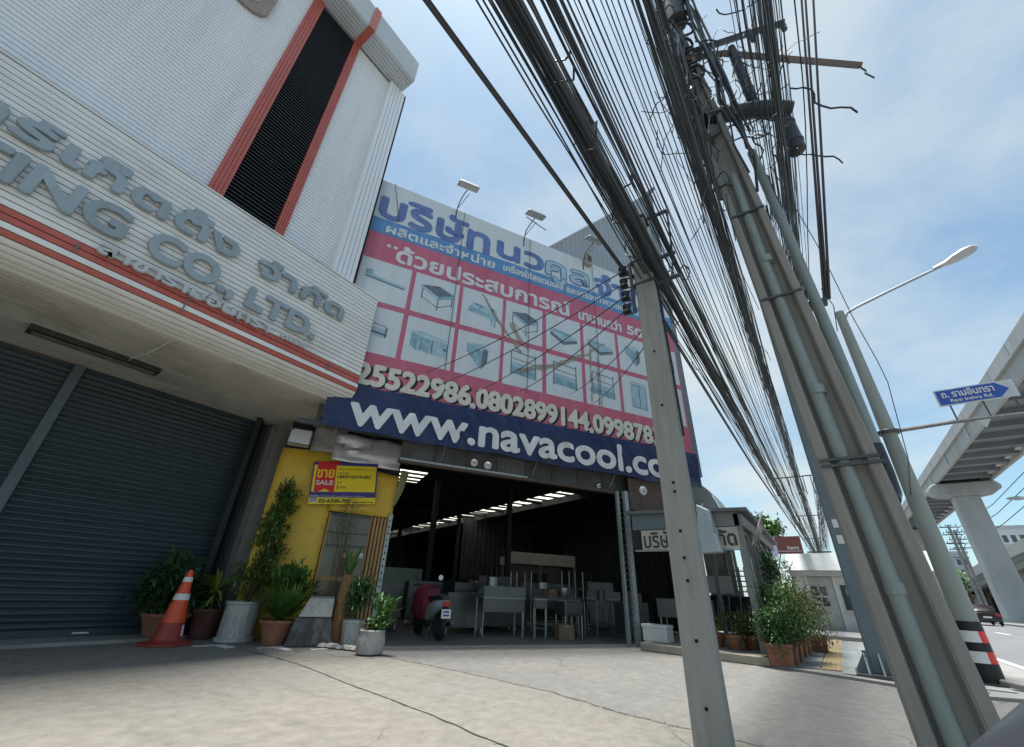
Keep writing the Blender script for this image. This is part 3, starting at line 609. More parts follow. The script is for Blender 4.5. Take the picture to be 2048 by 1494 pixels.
text('lettering', 'สนใจติดต่อขอซื้อ กรุณาติดต่อฝ่ายขายทรัพย์สิน', .19, 1.1, .142, .18, -.0128, .001, white_p, SS)
text('lettering', '02-6300-700', .20, .82, .03, .105, -.0158, .002, ink, SS, .004)
text('lettering', 'www.bam.co.th', .85, 1.29, .025, .065, -.0158, .002, ink, SS, .001)
lg = B(.02, .165, -.0185, -.0158, .035, .175).build('logo', white_p, SS); B(.03, .155, -.0205, -.0187, .105, .165).build('logo_panel', sale_b, lg)
text('lettering', 'บสก', .045, .14, .115, .155, -.0208, .001, sale_y, SS); text('lettering', 'BAM', .035, .15, .05, .092, -.0188, .001, sale_b, SS, .001)

# ------------------------------------------------------------------ billboard
BB = thing('billboard', 'large faded red white and blue printed billboard above the warehouse entrance', 'billboard', (BO[0], BO[1], 0), TH)
top = lambda s_: 10.49 - .03 * s_
MB().hexa([(-.1, -.012, 9.15), (9.66, -.012, 9.15), (9.66, .05, 9.15), (-.1, .05, 9.15)], [(-.1, -.012, top(0)), (9.66, -.012, top(9.66)), (9.66, .05, top(9.66)), (-.1, .05, top(0))]).build('title_sheet', print_white, BB)
B(-.1, 9.66, -.016, .05, 8.655, 9.15).build('blue_band', print_blue, BB)
B(-.1, 9.66, -.012, .05, 4.44, 8.655).build('crimson_sheet', print_pink, BB)
cols = [(.06, 1.23), (1.34, 2.46), (2.56, 3.67), (3.76, 4.85), (4.97, 6.06), (6.17, 7.27), (7.38, 8.45), (8.56, 9.6)]
rws = [(6.65, 7.81), (5.32, 6.50)]
xz = lambda p, q, t: (p, t, q)
def pic(kind, s0, s1, z0, z1):
    w, h = s1 - s0, z1 - z0
    P = lambda pts: [(s0 + a * w, z0 + b * h) for a, b in pts]
    cell = B(s0, s1, -.0155, -.0125, z0, z1).build('picture_panel', print_white, BB)
    lay = [0]
    def pg(pts, mat):
        lay[0] += 1; MB().prism(P(pts), xz, -.0158 - .0007 * lay[0], -.0154 - .0007 * lay[0]).build('product_print', mat, cell)
    def bar(a, b, c, d_, t, mat):
        vx, vy = c - a, d_ - b; l = math.hypot(vx, vy); nx, ny = -vy / l * t, vx / l * t
        pg([(a + nx, b + ny), (a - nx, b - ny), (c - nx, d_ - ny), (c + nx, d_ + ny)], mat)
    if kind == 'table':
        pg([(.15, .72), (.55, .80), (.9, .66), (.55, .52)], print_dark); pg([(.15, .72), (.55, .52), (.55, .44), (.17, .63)], print_teal_l); pg([(.55, .52), (.9, .66), (.88, .56), (.55, .44)], print_teal)
        for a, b, c in ((.19, .64, .38), (.55, .45, .16), (.86, .57, .34)): bar(a, b, a, c, .012, print_dark)
        bar(.19, .42, .55, .24, .008, print_dark); bar(.55, .24, .86, .40, .008, print_dark)
    elif kind == 'tray':
        pg([(.12, .66), (.25, .70), (.28, .6), (.92, .52), (.92, .46), (.12, .56)], print_teal_l); pg([(.12, .70), (.26, .74), (.26, .60), (.12, .60)], print_teal); pg([(.12, .56), (.92, .46), (.92, .43), (.12, .52)], print_dark)
    elif kind == 'stove':
        pg([(.15, .40), (.80, .32), (.88, .40), (.85, .62), (.25, .68)], print_teal_l); pg([(.17, .42), (.68, .36), (.68, .46), (.17, .54)], print_teal)
        for a, b in ((.32, .62), (.42, .58), (.70, .58)): pg([(a, b), (a + .09, b - .01), (a + .09, b + .03), (a, b + .04)], print_dark)
        bar(.82, .34, .82, .14, .02, print_teal); bar(.74, .33, .74, .18, .015, print_teal)
    elif kind == 'fridge':
        pg([(.12, .66), (.85, .60), (.92, .62), (.30, .72)], print_teal_l); pg([(.12, .66), (.26, .62), (.26, .26), (.12, .36)], print_teal); pg([(.26, .63), (.9, .57), (.9, .24), (.26, .27)], print_teal_l)
        pg([(.31, .58), (.52, .56), (.52, .30), (.31, .31)], print_teal); bar(.57, .56, .57, .28, .015, print_dark); pg([(.80, .45), (.88, .44), (.88, .39), (.80, .40)], print_dark)
    elif kind == 'hood':
        pg([(.22, .74), (.55, .78), (.72, .70), (.72, .62), (.22, .58)], print_teal_l); pg([(.22, .74), (.22, .54), (.55, .20), (.60, .60)], print_teal); pg([(.60, .68), (.72, .66), (.70, .36), (.56, .18)], print_dark)
    elif kind == 'case':
        pg([(.18, .30), (.85, .24), (.85, .40), (.18, .48)], print_teal); pg([(.18, .48), (.85, .40), (.80, .52), (.24, .56)], print_teal_l)
        for a in (.20, .82): bar(a, .84, a, .26, .014, print_dark)
        bar(.20, .84, .82, .78, .012, print_dark); bar(.2, .66, .82, .60, .008, print_dark)
    elif kind == 'bed':
        pg([(.10, .62), (.86, .52), (.9, .42), (.5, .30), (.12, .50)], print_teal_l); pg([(.12, .52), (.5, .32), (.9, .44), (.9, .36), (.5, .22), (.12, .42)], print_dark); pg([(.2, .62), (.7, .56), (.6, .48), (.24, .54)], print_teal)
    elif kind == 'cabinet':
        pg([(.28, .82), (.78, .78), (.78, .16), (.28, .18)], print_teal); pg([(.32, .78), (.52, .76), (.52, .22), (.32, .23)], print_teal_l); pg([(.56, .76), (.74, .75), (.74, .21), (.56, .22)], print_teal_l); bar(.54, .78, .54, .18, .008, print_dark); bar(.28, .86, .78, .82, .006, print_dark)
    elif kind == 'rail':
        pg([(.06, .62), (.74, .54), (.78, .40), (.70, .34), (.06, .44)], print_teal_l); bar(.06, .68, .74, .60, .010, print_dark); bar(.06, .50, .74, .42, .022, print_dark); bar(.74, .58, .74, .36, .02, print_dark)
for ci, (k1, k2) in enumerate((('tray', 'rail'), ('table', 'fridge'), ('stove', 'hood'), ('table', 'case'), ('bed', 'case'), ('bed', 'case'), ('hood', 'cabinet'), ('table', 'cabinet'))):
    pic(k1, *cols[ci], *rws[0]); pic(k2, *cols[ci], *rws[1])
def bt(body, *a, **k): return text('lettering', body, *a, parent=BB, **k)
bt('บริษัท', .16, 3.14, 9.22, 10.16, -.0165, .002, print_logo, bold=.045, dz=-.06)
bt('นว', 3.42, 4.86, 9.27, 9.82, -.0165, .002, print_logo, bold=.045, dz=-.03)
bt('คูล', 4.98, 6.45, 8.99 + .02, 9.76, -.0165, .002, print_logo, bold=.055); bt('คูล', 4.98, 6.45, 8.99 + .02, 9.76, -.0215, .002, print_teal_l, bold=.018)
bt('จำกัด', 6.72, 9.40, 9.18, 9.98, -.0165, .002, print_logo, bold=.045)
bt('ผลิตและจำหน่าย', .42, 3.35, 8.74, 9.06, -.0205, .002, print_text, bold=.012)
bt('เครื่องใช้สแตนเลส และเครื่องทำความเย็น. Equipment', 3.62, 9.3, 8.73, 9.06, -.0205, .002, print_text, bold=.010)
bt('“', .52, .78, 8.30, 8.38, -.0165, .002, print_text, bold=.01)
bt('ด้วยประสบการณ์', .80, 5.75, 7.93, 8.46, -.0165, .002, print_text, bold=.022)
bt('มานานกว่า', 6.05, 7.55, 7.96, 8.36, -.0165, .002, print_text, bold=.018); bt('50', 7.78, 8.36, 7.98, 8.28, -.0165, .002, print_text, bold=.022)
for body, a, b in (('025522986', .20, 3.00), (',', 3.03, 3.12), ('0802899144', 3.16, 6.18), (',', 6.21, 6.30), ('0998783', 6.34, 8.52)):
    z0, z1 = (4.50, 4.62) if body == ',' else (4.575, 5.04)
    bt(body, a + .06, b + .06, z0 - .025, z1 - .025, -.0135, .002, ink, bold=.03); bt(body, a, b, z0, z1, -.0205, .002, print_cream, bold=.03)
# stains and hanging wires on the printed face
for pts in ([(3.05, 7.75), (3.12, 7.75), (3.75, 6.9), (4.3, 6.3), (4.2, 6.25), (3.6, 6.95)], [(4.1, 5.8), (5.2, 6.25), (6.3, 6.9), (6.9, 7.4), (6.3, 6.8), (5.2, 6.1), (4.2, 5.7)], [(6.3, 5.4), (6.34, 5.4), (6.4, 7.3), (6.36, 7.3)], [(6.55, 5.3), (6.58, 5.3), (6.62, 7.0), (6.59, 7.0)], [(3.85, 7.1), (4.2, 6.55), (4.5, 6.4), (4.2, 6.8), (4.0, 7.15)]):
    MB().prism(wob(pts + pts[:1], .03, .12)[:-1], xz, -.0245, -.0238).build('rust_stain', rust_stain, BB)
for s_, z0, z1, x in ((2.34, 5.3, 10.4, .0), (4.42, 5.2, 10.3, .0), (6.62, 5.3, 10.2, .0), (.36, 9.2, 10.47, .3)):
    MB().tube([(s_, -.04, z1), (s_ + .01 + x * .5, -.045, (z0 + z1) / 2), (s_ + x, -.04, z0)], .008, 4).build('hanging_wire', wire_g, BB)
B(.2, 9.66, .05, .12, 10.12, 10.2).build('top_rail', steel_dark, BB)
# navy banner below
NB = thing('web_banner', 'creased navy vinyl banner with a white web address below the billboard', 'banner', (BO[0], BO[1], 0), TH)
r2 = random.Random(11); WP = [(r2.uniform(3, 16), r2.uniform(-9, 12), r2.uniform(0, 6), r2.uniform(.004, .010)) for _ in range(8)]
def wrinkle(s_, z_): return sum(a_ * math.sin(k_ * s_ + l_ * z_ + p_) for k_, l_, p_, a_ in WP) * .7
def cloth(s0, s1, z0, z1, d0, ns, nz_, mat, name, par):
    vs = []
    for j in range(nz_ + 1):
        for i_ in range(ns + 1):
            s_ = s0 + (s1 - s0) * i_ / ns; z_ = z0 + (z1 - z0) * j / nz_
            zz = z_ + (0.02 * math.sin(s_ * 2.1) + .012 * math.sin(s_ * 5.3 + 1)) * (1 - j / nz_)
            vs.append((s_, d0 + wrinkle(s_, z_), zz))
    m = ns + 1
    return MB().add(vs, [(j * m + i_, j * m + i_ + 1, (j + 1) * m + i_ + 1, (j + 1) * m + i_) for j in range(nz_) for i_ in range(ns)]).build(name, mat, par, True)
cloth(.12, 9.7, 3.54, 4.49, -.085, 300, 24, print_navy, 'vinyl', NB)
for body, x0, x1, z1 in (('www.navacool.co', .58, 8.44, 4.30), ('m', 8.56, 9.14, 4.12)):
    o = text('lettering', body, x0, x1, 3.665, z1, 0, .002, print_text, NB, bold=.030)
    for v_ in o.data.vertices: v_.co.y += -.100 + wrinkle(v_.co.x, v_.co.z)
for i in range(13): MB().tube([(.4 + i * .72, -.05, 3.6), (.42 + i * .72, .1, 3.45), (.41 + i * .72, .22, 3.3)], .007, 4).build('tie', steel_dark if i % 3 else galv, NB)
# floodlights on arms above the board
for i, (s_, z_, lab) in enumerate(((2.10, 10.35, 'leftmost floodlight on a bent arm above the billboard'), (4.22, 10.28, 'middle floodlight on a bent arm above the billboard'), (6.30, 10.22, 'floodlight on the billboard edge in front of the corrugated wall'), (8.35, 10.2, 'rightmost floodlight above the billboard, half hidden by cables'))):
    f = thing('floodlight', lab, 'floodlight', W(s_, -.02, z_ - .3), TH, 'billboard floodlights')
    MB().tube([(0, .0, 0), (0, -.01, .30), (.02, -.10, .55), (.08, -.30, .70), (.14, -.42, .80)], .016, 6).build('arm', steel_dark, f, True)
    MB().tube([(.02, -.05, .40), (.22, -.36, .74)], .010, 5).build('brace', steel_dark, f)
    hd = MB().hexa([(-.16, -.62, .80), (.44, -.62, .80), (.44, -.32, .92), (-.16, -.32, .92)], [(-.10, -.60, .90), (.38, -.60, .90), (.38, -.36, 1.0), (-.10, -.36, 1.0)]).build('head', floodm, f, bev=.015)
    MB().hexa([(-.13, -.608, .795), (.41, -.608, .795), (.41, -.335, .905), (-.13, -.335, .905)], [(-.13, -.606, .803), (.41, -.606, .803), (.41, -.333, .913), (-.13, -.333, .913)]).build('glass', lamp_glass, hd)
sp = thing('loudspeaker', 'small beige box fixed under the floodlight by the corrugated wall', 'box', W(6.45, -.05, 10.1), TH)
B(-.11, .11, -.12, .08, 0, .42).build('box', M('beige box', (.36, .31, .24), .6), sp, bev=.02); B(-.07, .07, -.128, -.121, .08, .32).build('front', steel_dark, sp)
# tall corrugated block behind the board
TB = thing('corrugated_building', 'tall grey corrugated metal building behind the billboard', 'building', W(9, 1.5), TH, )
def TBp(s_, d_, z_): return (s_ - 9, d_ - 1.5, z_)
def roofz(s_): return 12.06 + (s_ - 5.97) * 1.085
n_c = 34; mb = MB(); vs = []
for i in range(n_c * 4 + 1):
    s_ = 4.2 + (11.14 - 4.2) * i / (n_c * 4); o_ = -.045 if i % 4 in (1, 2) else 0
    vs += [TBp(s_, 1.5 + o_, 4.4), TBp(s_, 1.5 + o_, roofz(s_))]
mb.add(vs, [(2 * i, 2 * i + 2, 2 * i + 3, 2 * i + 1) for i in range(n_c * 4)]); mb.build('gable_sheet', corr, TB)
mb = MB(); vs = []
for i in range(33):
    t = i / 32; s_, d_ = 11.16 + .30 * t, 1.5 - .1 * t; o_ = .04 if i % 4 in (1, 2) else 0
    vs += [TBp(s_, d_ - o_, 4.4), TBp(s_, d_ - o_, 17.7 + .4 * t)]
mb.add(vs, [(2 * i, 2 * i + 2, 2 * i + 3, 2 * i + 1) for i in range(32)]); mb.build('side_sheet', corr, TB)
MB().hexa([TBp(4.2, 1.56, roofz(4.2) - .1), TBp(11.14, 1.56, roofz(11.14) - .1), TBp(11.14, 6, roofz(11.14) - .1), TBp(4.2, 6, roofz(4.2) - .1)], [TBp(4.2, 1.42, roofz(4.2) + .04), TBp(11.14, 1.42, roofz(11.14) + .04), TBp(11.14, 6, roofz(11.14) + .04), TBp(4.2, 6, roofz(4.2) + .04)]).build('roof', fascia_m, TB)
MB().hexa([TBp(11.14, 1.35, 17.55), TBp(11.5, 1.2, 17.95), TBp(11.5, 6, 17.95), TBp(11.14, 6, 17.55)], [TBp(11.14, 1.35, 17.8), TBp(11.5, 1.2, 18.2), TBp(11.5, 6, 18.2), TBp(11.14, 6, 17.8)]).build('parapet', floodm, TB)
MB().add([TBp(11.45, 1.4, 4.4), TBp(11.45, 6, 4.4), TBp(11.45, 6, 18), TBp(11.45, 1.4, 18)], [(0, 1, 2, 3)]).build('end_wall', corr, TB)
MB().tube([TBp(4.9, 1.3, 12.9), TBp(5.7, 1.3, 12.6)], .02, 4).build('aerial', steel_dark, TB)

# ------------------------------------------------------------------ things inside the warehouse
def work_table(s_, d_, w, dep, h, rz, label, splash=.16, shelf=True, skirt=0):
    t = thing('steel_table', label, 'table', W(s_, d_), TH + rz, 'steel work tables')
    B(0, w, 0, dep, h - .03, h).build('top', steel, t, bev=.004)
    if splash: B(0, w, -.025, -.002, h - .01, h + splash).build('splashback', steel_dull, t)
    if skirt: B(.01, w - .01, .01, .03, h - skirt, h - .032).build('apron', steel_dull, t)
    for x in (.04, w - .04):
        for y in (.05, dep - .05): MB().tube([(x, y, 0), (x, y, h - .03)], .019, 8).build('leg', steel, t, True)
    if shelf:
        B(.05, w - .05, .06, dep - .06, .20, .22).build('shelf', steel_dull, t)
    return t
work_table(4.30, 1.75, 1.06, .55, .80, .0, 'leftmost long steel table with raised back edge by the scooter', .22, False, .30)
work_table(5.45, 1.45, .35, .7, .80, 0, 'narrow steel table end beside the long steel table', .0, True, .2)
work_table(6.05, 2.0, 1.0, .7, .80, .0, 'steel table with low shelf in the middle of the opening', .05, True, .0)
work_table(7.35, 1.75, .95, .6, .80, .05, 'steel table right of centre, next to the steel cabinet', .0, True, .0)
def sink(s_, d_, label):
    t = thing('sink_unit', label, 'sink', W(s_, d_), TH)
    B(0, .5, 0, .5, .48, .78).build('bowl', steel_dull, t, bev=.03)
    for x in (.03, .47):
        for y in (.03, .47): MB().tube([(x, y, 0), (x, y, .5)], .018, 6).build('leg', steel, t)
sink(6.2, 1.35, 'square steel sink bowl on legs before the middle table')
def cabinet(s_, d_, w, dep, h, label, mat=steel_dull, rz=0):
    c = thing('steel_cabinet', label, 'cabinet', W(s_, d_), TH + rz, 'cabinets in the warehouse')
    B(0, w, 0, dep, .12, h).build('carcass', mat, c, bev=.006)
    for x in (.04, w - .04): B(x - .02, x + .02, .04, .08, 0, .12).build('foot', steel, c)
    n = max(1, int(w / .5))
    for i in range(n): B(w * i / n + .02, w * (i + 1) / n - .02, -.012, -.001, .16, h - .06).build('door', mat, c)
    return c
cabinet(7.75, 1.0, .62, .55, .80, 'grey steel cabinet standing inside the gate post')
cabinet(3.75, 2.7, .95, .6, .86, 'wide grey steel counter behind the scooter')
cabinet(4.75, 3.3, 1.4, .6, .95, 'long counter behind the leftmost steel table')
cabinet(2.3, 7.5, 1.9, .7, 1.5, 'pale green display case in the dark left of the interior', M('pale green enamel', (.22, .30, .27), .5))
cabinet(4.6, 7.0, 1.2, .6, 1.2, 'low dark shelf unit behind the counter', dark_in)
rk_ = random.Random(8)
def carton(s_, d_, w, h, z, lab, mat): 
    o = thing('carton', lab, 'box', W(s_, d_, z), TH + rk_.uniform(-.2, .2)); B(0, w, 0, w * .8, 0, h).build('box', mat, o, bev=.006); B(w * .4, w * .6, -.002, w * .8 + .002, h - .05, h + .003).build('tape', M('packing tape', (.30, .24, .15), .5), o)
cart = M('brown carton', (.19, .13, .08), .8, var=.2)
carton(4.45, 1.95, .30, .22, .80, 'brown carton on the leftmost steel table', cart); carton(6.25, 2.2, .26, .20, .80, 'small brown carton on the middle steel table', cart); carton(4.9, 4.5, .4, .32, .85, 'large brown carton on the counter deeper in the hall', cart); carton(8.0, 1.15, .34, .2, .80, 'flat carton on the steel cabinet by the gate post', cart); carton(5.95, 1.2, .36, .3, 0, 'brown carton on the floor before the sink', cart)
def stockpot(s_, d_, r_, h, z, lab):
    o = thing('stockpot', lab, 'pot', W(s_, d_, z), TH); MB().lathe([(r_ * .95, 0), (r_, .01), (r_, h), (r_ * 1.04, h + .006), (r_ * .97, h + .006), (r_ * .95, .03)], n=18).build('body', steel, o, True)
    for q in (-1, 1): MB().tube([(q * r_, -.05, h * .75), (q * (r_ + .05), -.05, h * .75), (q * (r_ + .05), .05, h * .75), (q * r_, .05, h * .75)], .008, 5).build('handle', steel, o)
stockpot(5.0, 2.0, .13, .2, .80, 'low steel stockpot on the leftmost steel table'); stockpot(6.75, 2.3, .16, .26, .80, 'steel stockpot on the middle steel table'); stockpot(7.7, 2.0, .12, .24, .80, 'small steel stockpot on the table right of centre'); stockpot(6.9, 3.8, .2, .34, .85, 'big steel stockpot on the second row counter'); stockpot(5.2, 3.5, .18, .3, .95, 'steel stockpot on the long counter at the back left')
cabinet(2.0, 3.6, .8, .6, 1.0, 'dull steel chest behind the scooter front'); cabinet(5.6, 5.6, 1.1, .6, 1.35, 'tall dull steel cupboard in the middle of the hall'); cabinet(8.9, 4.4, 1.0, .6, 1.3, 'tall dull steel cupboard at the right of the hall'); cabinet(3.3, 5.2, 1.0, .6, 1.1, 'dull steel cupboard behind the left counter')
# office partition with a pale fascia
of = thing('office_kiosk', 'small interior kiosk with pale fascia board and open front', 'kiosk', W(6.9, 7.0), TH)
B(.3, 3.2, 0, .06, 1.85, 2.25).build('fascia', M('cream board', (.42, .39, .34), .6), of); B(.0, .22, 0, .06, 1.78, 2.05).build('fascia_end', M('cream board', (.42, .39, .34), .6), of)
B(3.25, 5.0, .3, .36, 1.72, 2.3).build('side_fascia', dark_in, of)
for x in (.3, 1.6, 3.1): B(x, x + .12, 0, .1, 0, 1.85).build('post', M('brown post', (.15, .12, .10), .7), of)
B(.42, 3.1, .9, .95, 0, 1.85).build('back_wall', M('brown board', (.10, .085, .075), .7), of); B(1.75, 2.4, .84, .9, .2, 1.6).build('door', dark_in, of)
# tall rack with bright uprights, tilted table upside down
for i, (s_, d_, h, lab) in enumerate(((5.9, 3.4, 1.42, 'tall thin steel rack standing behind the leftmost table'), (7.35, 3.0, 1.5, 'tall thin steel rack standing behind the middle table'))):
    t = thing('steel_rack', lab, 'rack', W(s_, d_), TH)
    for x in (0, .45):
        for y in (0, .4): MB().tube([(x, y, 0), (x, y, h)], .014, 6).build('upright', steel, t)
    for z in (.6, 1.05): B(-.01, .46, -.01, .41, z, z + .02).build('shelf', steel_dull, t)
work_table(4.4, 4.3, 1.7, .6, .85, .0, 'long steel counter deeper in the hall behind the leftmost table', .25, True, .25)
work_table(6.5, 3.6, 1.5, .6, .85, .0, 'long steel counter in the second row behind the middle table', .18, True, .3)
work_table(8.1, 3.3, 1.2, .6, .85, .0, 'steel counter in the second row behind the cabinet by the gate', .18, True, .3)
work_table(6.9, 5.2, 2.0, .6, .9, .0, 'back row steel counter before the kiosk', .3, True, .3)
# scooter (rear towards the camera)
scx, scy = W(3.2, 1.25)[:2]; fx, fy = W(3.05, 2.65)[:2]
SA = math.atan2(fy - scy, fx - scx)
S = thing('scooter', 'motor scooter parked in the entrance with a dark pink cover over its front', 'scooter', (scx, scy, 0), SA)
for x, nm in ((.02, 'rear'), (1.24, 'front')):
    w = MB().torus((x, 0, .27), .215, .055, 'y', 24, 8).build('wheel', rubber, S, True)
    MB().lathe([(.02, -.03), (.17, -.02), (.17, .02), (.02, .03)], (x, 0, .27), 16, 'y').build('rim', steel_dull, w)
def shell(secs, mat, name, par, n=12):
    """loft: (x, zc, half width, half height, power)"""
    vs = []
    for x, zc, hw, hh in secs:
        for k in range(n):
            a = 2 * math.pi * k / n; c_, s_ = math.cos(a), math.sin(a)
            vs.append((x, hw * math.copysign(abs(c_) ** .75, c_), zc + hh * math.copysign(abs(s_) ** .75, s_)))
    m = len(secs)
    return MB().add(vs, [(i * n + k, i * n + (k + 1) % n, (i + 1) * n + (k + 1) % n, (i + 1) * n + k) for i in range(m - 1) for k in range(n)] + [tuple(range(n)), tuple(range((m - 1) * n, m * n))[::-1]]).build(name, mat, par, True)
shell([(-.24, .66, .07, .05), (-.16, .64, .13, .09), (.1, .60, .17, .13), (.42, .50, .17, .17), (.52, .40, .15, .10)], M('scooter grey', (.42, .44, .46), .3, .2, var=.05), 'tail_body', S)
shell([(-.20, .755, .09, .03), (-.05, .77, .14, .05), (.3, .75, .15, .06), (.56, .73, .12, .05)], plastic_bk, 'seat', S)
B(.45, .98, -.14, .14, .26, .32).build('footboard', plastic_bk, S, bev=.02)
shell([(.92, .46, .16, .22), (1.02, .62, .20, .34), (1.10, .78, .14, .18)], plastic_bk, 'front_shield', S)
shell([(1.06, .40, .07, .10), (1.25, .46, .075, .10), (1.42, .42, .06, .06)], M('scooter grey', (.42, .44, .46), .3, .2), 'front_mudguard', S)
MB().tube([(1.05, 0, .85), (1.0, 0, .98)], .03, 8).build('stem', plastic_bk, S); MB().tube([(.96, .33, .97), (1.0, .12, 1.0), (1.0, -.12, 1.0), (.96, -.33, .97)], .017, 8).build('handlebar', plastic_bk, S, True)
for y in (.30, -.30):
    m_ = MB().tube([(.98, y * .7, 1.0), (.97, y, 1.12)], .008, 5).build('mirror', plastic_bk, S); MB().lathe([(.01, -.02), (.055, -.012), (.06, 0), (.05, .012)], (.955, y, 1.15), 14, 'x').build('mirror_glass', foil if y < 0 else plastic_bk, m_, True)
B(-.26, -.22, -.085, .085, .60, .70).build('tail_lamp', lamp_red, S, bev=.02)
B(-.275, -.262, -.10, .10, .40, .56).build('number_plate', white_p, S); B(-.24, .0, -.06, .06, .36, .60).build('rear_mudguard', plastic_bk, S, bev=.02)
for z in (.44, .50): B(-.2785, -.2755, -.06, .06, z, z + .03).build('plate_digits', sale_b, S)
MB().tube([(.45, -.12, .22), (.1, -.17, .26), (-.18, -.19, .33)], .035, 10, .05).build('exhaust', steel_dark, S, True)
cv = shell([(.50, .62, .06, .14), (.56, .60, .20, .30), (.74, .62, .27, .36), (.92, .66, .31, .36), (1.08, .64, .27, .34), (1.16, .52, .1, .16)], red_cloth, 'cover', S, 22)
for v_ in cv.data.vertices:
    v_.co.y += .025 * math.sin(v_.co.z * 23 + v_.co.x * 9); v_.co.x += .02 * math.sin(v_.co.z * 17 + v_.co.y * 12)
MB().tube([(.1, .15, .3), (.05, .26, .02)], .012, 6).build('stand', steel_dark, S)
wb = thing('cool_box', 'white polystyrene box on the terrace plinth by the gate post', 'box', (9.98, 3.2, .13), R(-8))
B(-.16, .16, -.26, .26, 0, .24).build('box', white_p, wb, bev=.01); B(-.175, .175, -.275, .275, .242, .30).build('lid', white_p, wb, bev=.01)

# ------------------------------------------------------------------ plants
rl = random.Random(5)
def leaf(mb, p, dr, ln, w, droop=.3, nseg=3):
    d0 = Vector(dr).normalized(); side = d0.cross(Vector((rl.uniform(-.2, .2), rl.uniform(-.2, .2), 1)))
    if side.length < 1e-3: side = Vector((1, 0, 0))
    side.normalize(); vs = []; q = Vector(p)
    for i in range(nseg + 1):
        t = i / nseg; ww = w * (math.sin(math.pi * min(1, .12 + .88 * t)) if i else .3) * .5
        vs += [q - side * ww, q + side * ww]; d1 = (d0 - Vector((0, 0, 1)) * droop * t * 1.2).normalized(); q = q + d1 * (ln / nseg)
    mb.add(vs, [(2 * i, 2 * i + 1, 2 * i + 3, 2 * i + 2) for i in range(nseg)])
def cloud(n, c, rad, ln, w, droop=.35, shell_=.35, nseg=2, updir=.2):
    mb = MB()
    # clumps give light and dark masses
    cl = []
    for _ in range(max(4, n // 60)):
        v = Vector((rl.gauss(0, 1), rl.gauss(0, 1), rl.gauss(0, 1))).normalized() * (rl.uniform(shell_, 1))
        cl.append((Vector((c[0] + v.x * rad[0], c[1] + v.y * rad[1], c[2] + v.z * rad[2])), v))
    for i in range(n):
        p, v = rl.choice(cl); r_ = min(rad) * .42
        q = p + Vector((rl.gauss(0, r_ * .6), rl.gauss(0, r_ * .6), rl.gauss(0, r_ * .6)))
        dr = (v + Vector((rl.gauss(0, .7), rl.gauss(0, .7), rl.gauss(0, .6) + updir)))
        leaf(mb, q, dr, ln * rl.uniform(.6, 1.2), w * rl.uniform(.7, 1.2), droop, nseg)
    return mb
def rosette(n, c, ln, w, up0=.2, up1=1.4, droop=.5, nseg=4):
    mb = MB()
    for i in range(n):
        a = rl.uniform(0, 6.283); u = rl.uniform(up0, up1); leaf(mb, (c[0], c[1], c[2] + rl.uniform(-.03, .08)), (math.cos(a), math.sin(a), u), ln * rl.uniform(.7, 1.1), w, droop * rl.uniform(.6, 1.4), nseg)
    return mb
def pot_round(t, r0, r1, h, mat, rim=.02, soil=True, n=22):
    MB().lathe([(r0 * .9, 0), (r0, .01), (r0 + (r1 - r0) * .55, h * .55), (r1, h - .05), (r1 + rim, h - .045), (r1 + rim, h), (r1 - .02, h), (r1 - .03, h - .05)], n=n).build('pot', mat, t, True)
    if soil: MB().lathe([(.01, h - .06), (r1 - .025, h - .055), (r1 - .03, h - .04), (.01, h - .03)], n=n).build('soil', pot_soil, t)
# 1 dark leafy plant at the shutter
p = thing('potted_plant', 'dark green broad bushy plant against the shutter, left of the cone', 'plant', (3.35, 9.45, .045))
pot_round(p, .24, .34, .34, terracotta); cloud(1500, (-.12, -.02, .72), (.52, .34, .42), .20, .05, .6, .3, 3).build('foliage', leaf_d, p); rosette(24, (-.30, -.15, .40), .42, .03, -.1, .5, .9).build('trailing_leaves', leaf_o, p)
p = thing('potted_plant', 'spiky yellow green plant in a dark red pot right of the cone', 'plant', (3.92, 9.28, 0))
pot_round(p, .20, .26, .46, M('dark red pot', (.10, .03, .025), .6, var=.2)); rosette(70, (0, 0, .70), .52, .045, -.25, 1.6, .55).build('leaves', leaf_y, p); rosette(40, (0, 0, .6), .45, .04, -.5, .8, .6).build('leaves', leaf_m, p); MB().tube([(0, 0, .4), (0, 0, .75)], .035, 7).build('stem', bark, p)
p = thing('planter', 'tall pale concrete drum planter with streaked white paint left of the clay pot', 'planter', (4.17, 8.62, 0))
dm = M('streaked drum', (.40, .40, .38), .6, var=.3, scale=5, stretch=(6, 6, .7), dirt=.85, dcol=(.10, .10, .095), dscale=3)
MB().lathe([(.29, 0), (.31, .01), (.31, .06), (.275, .07), (.27, .55), (.285, .56), (.285, .60), (.24, .60), (.23, .52)], n=26).build('drum', dm, p, True); MB().lathe([(.01, .52), (.235, .525), (.235, .54), (.01, .55)], n=20).build('soil', pot_soil, p)
for i in range(3): MB().tube([(.02 * i, 0, .5), (.05 * i + .03, .02, 1.0), (.10 + .06 * i, .03, 1.6), (.16 + .05 * i, .03, 2.2), (.18 + .05 * i, 0, 2.6)], .016, 5, .006).build('stem', bark, p)
fo = MB()
for i in range(72):
    t = (i % 24) / 23; cz = .72 + 1.9 * t; cc = (.05 + .20 * t + rl.uniform(-.27, .27) * (1.1 - .75 * t), .02 + rl.uniform(-.1, .1), cz)
    c2 = cloud(60, cc, (.22 - .09 * t, .2 - .06 * t, .15), .10, .042, .3, .2, 2); fo.add(c2.v, c2.f)
